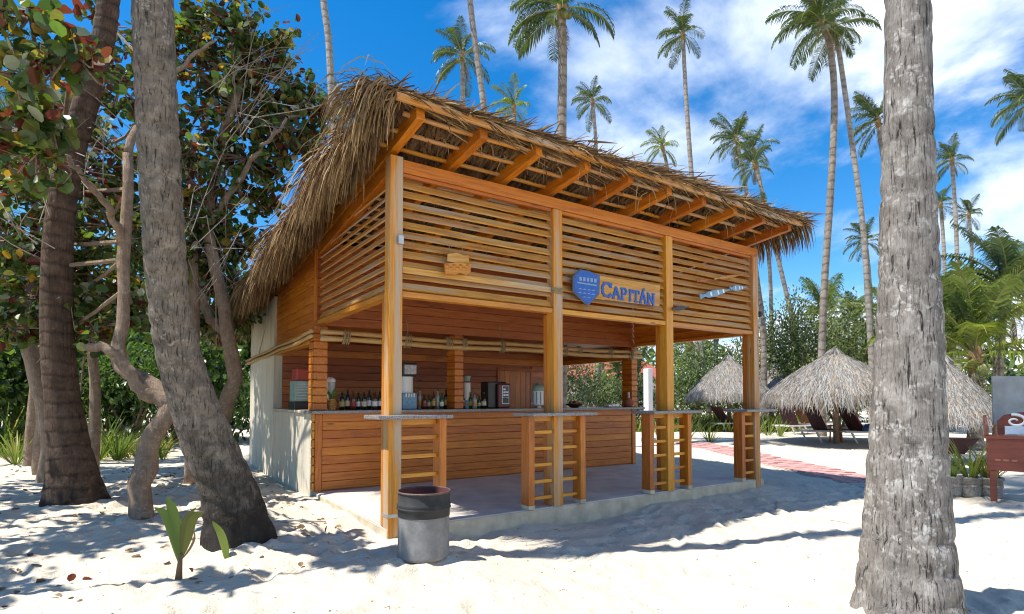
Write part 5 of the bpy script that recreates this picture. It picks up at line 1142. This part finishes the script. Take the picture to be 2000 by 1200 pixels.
# ------------------------------------------------------------------ red paved path
pa, pb2 = gnd(1362, 16.6), gnd(1735, 9.6); dv = pb2-pa; LN = np.linalg.norm(dv[:2]); u = dv/LN; v = np.array([-u[1], u[0], 0])
P0 = pa-u*.5; m = MB(); K = 24
for i in range(K):
    a = P0+u*(LN+.6)*i/K; b = P0+u*(LN+.6)*(i+1)/K; za, zb_ = float(gz(a[0], a[1])), float(gz(b[0], b[1]))
    q = [np.array([*(p_+v*s)[:2], z_-.06 if lo else z_+.012]) for lo in (1, 0) for p_, z_ in ((a, za), (b, zb_)) for s in (-.52, .52)]
    m.add(q, [(0, 1, 3, 2), (4, 6, 7, 5), (0, 4, 5, 1), (2, 3, 7, 6), (0, 2, 6, 4), (1, 5, 7, 3)])
path = struct(ob('path', m, plain('sandy_mortar', (.48, .40, .33), .95, var=.2)))
pm = MB().box((0, 0, 0), (.392, .232, .05)).mesh('brick', [PAVER])
nb = 0
for i in range(int((LN+.3)/.40)):
    for j in range(4):
        if nb >= 300: break
        o_ = P0+u*(i*.40+(.2 if j % 2 else 0))+v*(-.48+j*.24); o = link('brick', pm, path, (o_[0], o_[1], float(gz(o_[0], o_[1]))-.022+rng.normal(0, .003))); o.rotation_euler = (rng.normal(0, .008), rng.normal(0, .008), math.atan2(u[1], u[0])+rng.normal(0, .01)); nb += 1

# ------------------------------------------------------------------ red stand, its sign board, and the pots
d8 = 8.1; g = gnd(1968, d8); g[2] = 1.4-(978-HOR)*d8/F
t = thing('wooden_stand', 'red stained wooden stand with white carved scroll at the right edge', 'stand', tuple(g), RZ-.62)
def zz8(py): return 1.4-(py-HOR)*d8/F-g[2]
wl = -34*d8/F; wr = .62
ob('front_panel', MB().box((wl, -.02, zz8(920)), (wr, .02, zz8(858))), REDW, t, bevel=.005); ob('panel_cap', MB().box((wl-.02, -.04, zz8(858)+.001), (wr+.02, .40, zz8(852))), REDW, t, bevel=.004)
for x in (wl+.03, wr-.10):
    for y in (-.018, .33): ob('leg', MB().box((x, y, -.02), (x+.075, y+.06, zz8(921))), REDW, t, bevel=.005)
for x in (wl+.0, wr-.03): ob('cheek', MB().prism([(-.02, zz8(851)), (.40, zz8(851)), (.40, zz8(815)), (.25, zz8(812)), (.1, zz8(832)), (-.02, zz8(836))], 0, x, x+.03), REDW, t, bevel=.004)
ob('scroll_board', MB().prism([(wl+.16, zz8(851)), (wr-.04, zz8(851)), (wr-.04, zz8(806)), (wl+.42, zz8(806)), (wl+.24, zz8(812)), (wl+.16, zz8(824))], 1, .37, .40), REDW, t, bevel=.004)
a = np.linspace(.5, 2.6*math.pi, 26); rr = .015+.0115*a; m = MB(); m.tube(np.stack([wl+.36+rr*np.cos(a)*1.25, np.full(26, .355), zz8(824)+rr*np.sin(a)*.9], 1), np.linspace(.012, .024, 26), 8); ob('carved_scroll', m, WHITE, t, smooth=True)
ob('white_panel', MB().box((wl+.24, .33, zz8(851)+.004), (wr-.1, .345, zz8(834))), plain('pale_blue_print', (.55, .66, .74), .4, var=.2), t, bevel=.003)
for j in range(4): ob('carved_mark', MB().box((wl+.09+j*.09, -.026, zz8(901)), (wl+.15+j*.09, -.0205, zz8(897))), plain('cut_wood', (.36, .14, .07), .8), t) if j < 3 else None
g2 = at(1969, HOR, d8+.7); s8 = d8+.7
t = thing('notice_board', 'blank grey board on two thin posts behind the red stand', 'notice board', (g2[0], g2[1], float(gz(g2[0], g2[1]))), RZ)
def z9(py): return 1.4-(py-HOR)*s8/F-float(gz(g2[0], g2[1]))
ob('panel', MB().box((-31*s8/F, -.012, z9(830)), (.55, .012, z9(735))), GREYB, t, bevel=.004)
for x in (-.2, .45): ob('post', MB().box((x, .0125, -.1), (x+.04, .05, z9(740))), W['gyz'], t, bevel=.003)
for i, (px, lab) in enumerate(((1853, 'grey pot next to the big trunk, leftmost of the potted plants'), (1891, 'grey pot with tall strap leaves, middle of the three'), (1930, 'grey pot touching the red stand'))):
    q = gnd(px, 8.75-.1*i); t = thing('flower_pot', lab, 'flower pot', tuple(q), group='grey pots beside the red stand')
    ob('pot', MB().lathe([(0, 0), (.125, 0), (.135, .05), (.15, .27), (.165, .275), (.165, .31), (.145, .31), (.14, .27), (0, .265)], 22), WICK, t, smooth=True)
    ob('band', MB().lathe([(.1465, .16), (.151, .165), (.151, .19), (.1485, .195)], 22), WICK, t)
    ob('soil', MB().lathe([(0, .275), (.142, .272)], 14), plain('soil', (.05, .035, .025), .95) if i == 0 else bpy.data.materials['soil'], t)
    strap_plant(['strap leaved plant in the leftmost grey pot', 'tall yellow green plant in the middle grey pot', 'plant in the grey pot touching the red stand'][i], q+[0, 0, .28], (.45, .72, .6)[i], (14, 24, 20)[i], 160+i, [BLADE, BLADEY], name='potted_plant', w=.036, group='plants in the grey pots')

# ------------------------------------------------------------------ house seen through the bar
hp = gnd(1195, 46); t = thing('house', 'pale house with red tiled roof seen through the bar', 'house', tuple(hp), -YAW+.3)
ob('wall', MB().box((-4.5, 0, -.2), (4.5, 6, 3.0)), plain('pale_pink_render', (.52, .44, .40), .9, var=.1), t)
ob('roof', MB().prism([(-.6, 2.9), (6.6, 2.9), (3, 4.6)], 0, -5, 5), plain('red_roof_tile', (.32, .09, .05), .8, var=.3), t)
for x in (-3, -.6, 1.8):
    w_ = ob('window', MB().box((x, -.05, 1.0), (x+1.3, .02, 2.3)), WHITE, t); ob('pane', MB().box((x+.1, -.07, 1.1), (x+1.2, -.052, 2.2)), plain('window_glass', (.08, .10, .12), .1) if x == -3 else bpy.data.materials['window_glass'], w_)
pth = gnd(1266, 17.5); t = thing('white_post', 'slim white post with blue foot standing beyond the far pillar', 'post', tuple(pth))
ob('shaft', MB().box((-.10, -.10, .12), (.10, .10, 2.25)), WHITE, t, bevel=.01); ob('foot', MB().box((-.16, -.16, -.1), (.16, .16, .118)), BLUEP, t, bevel=.01)
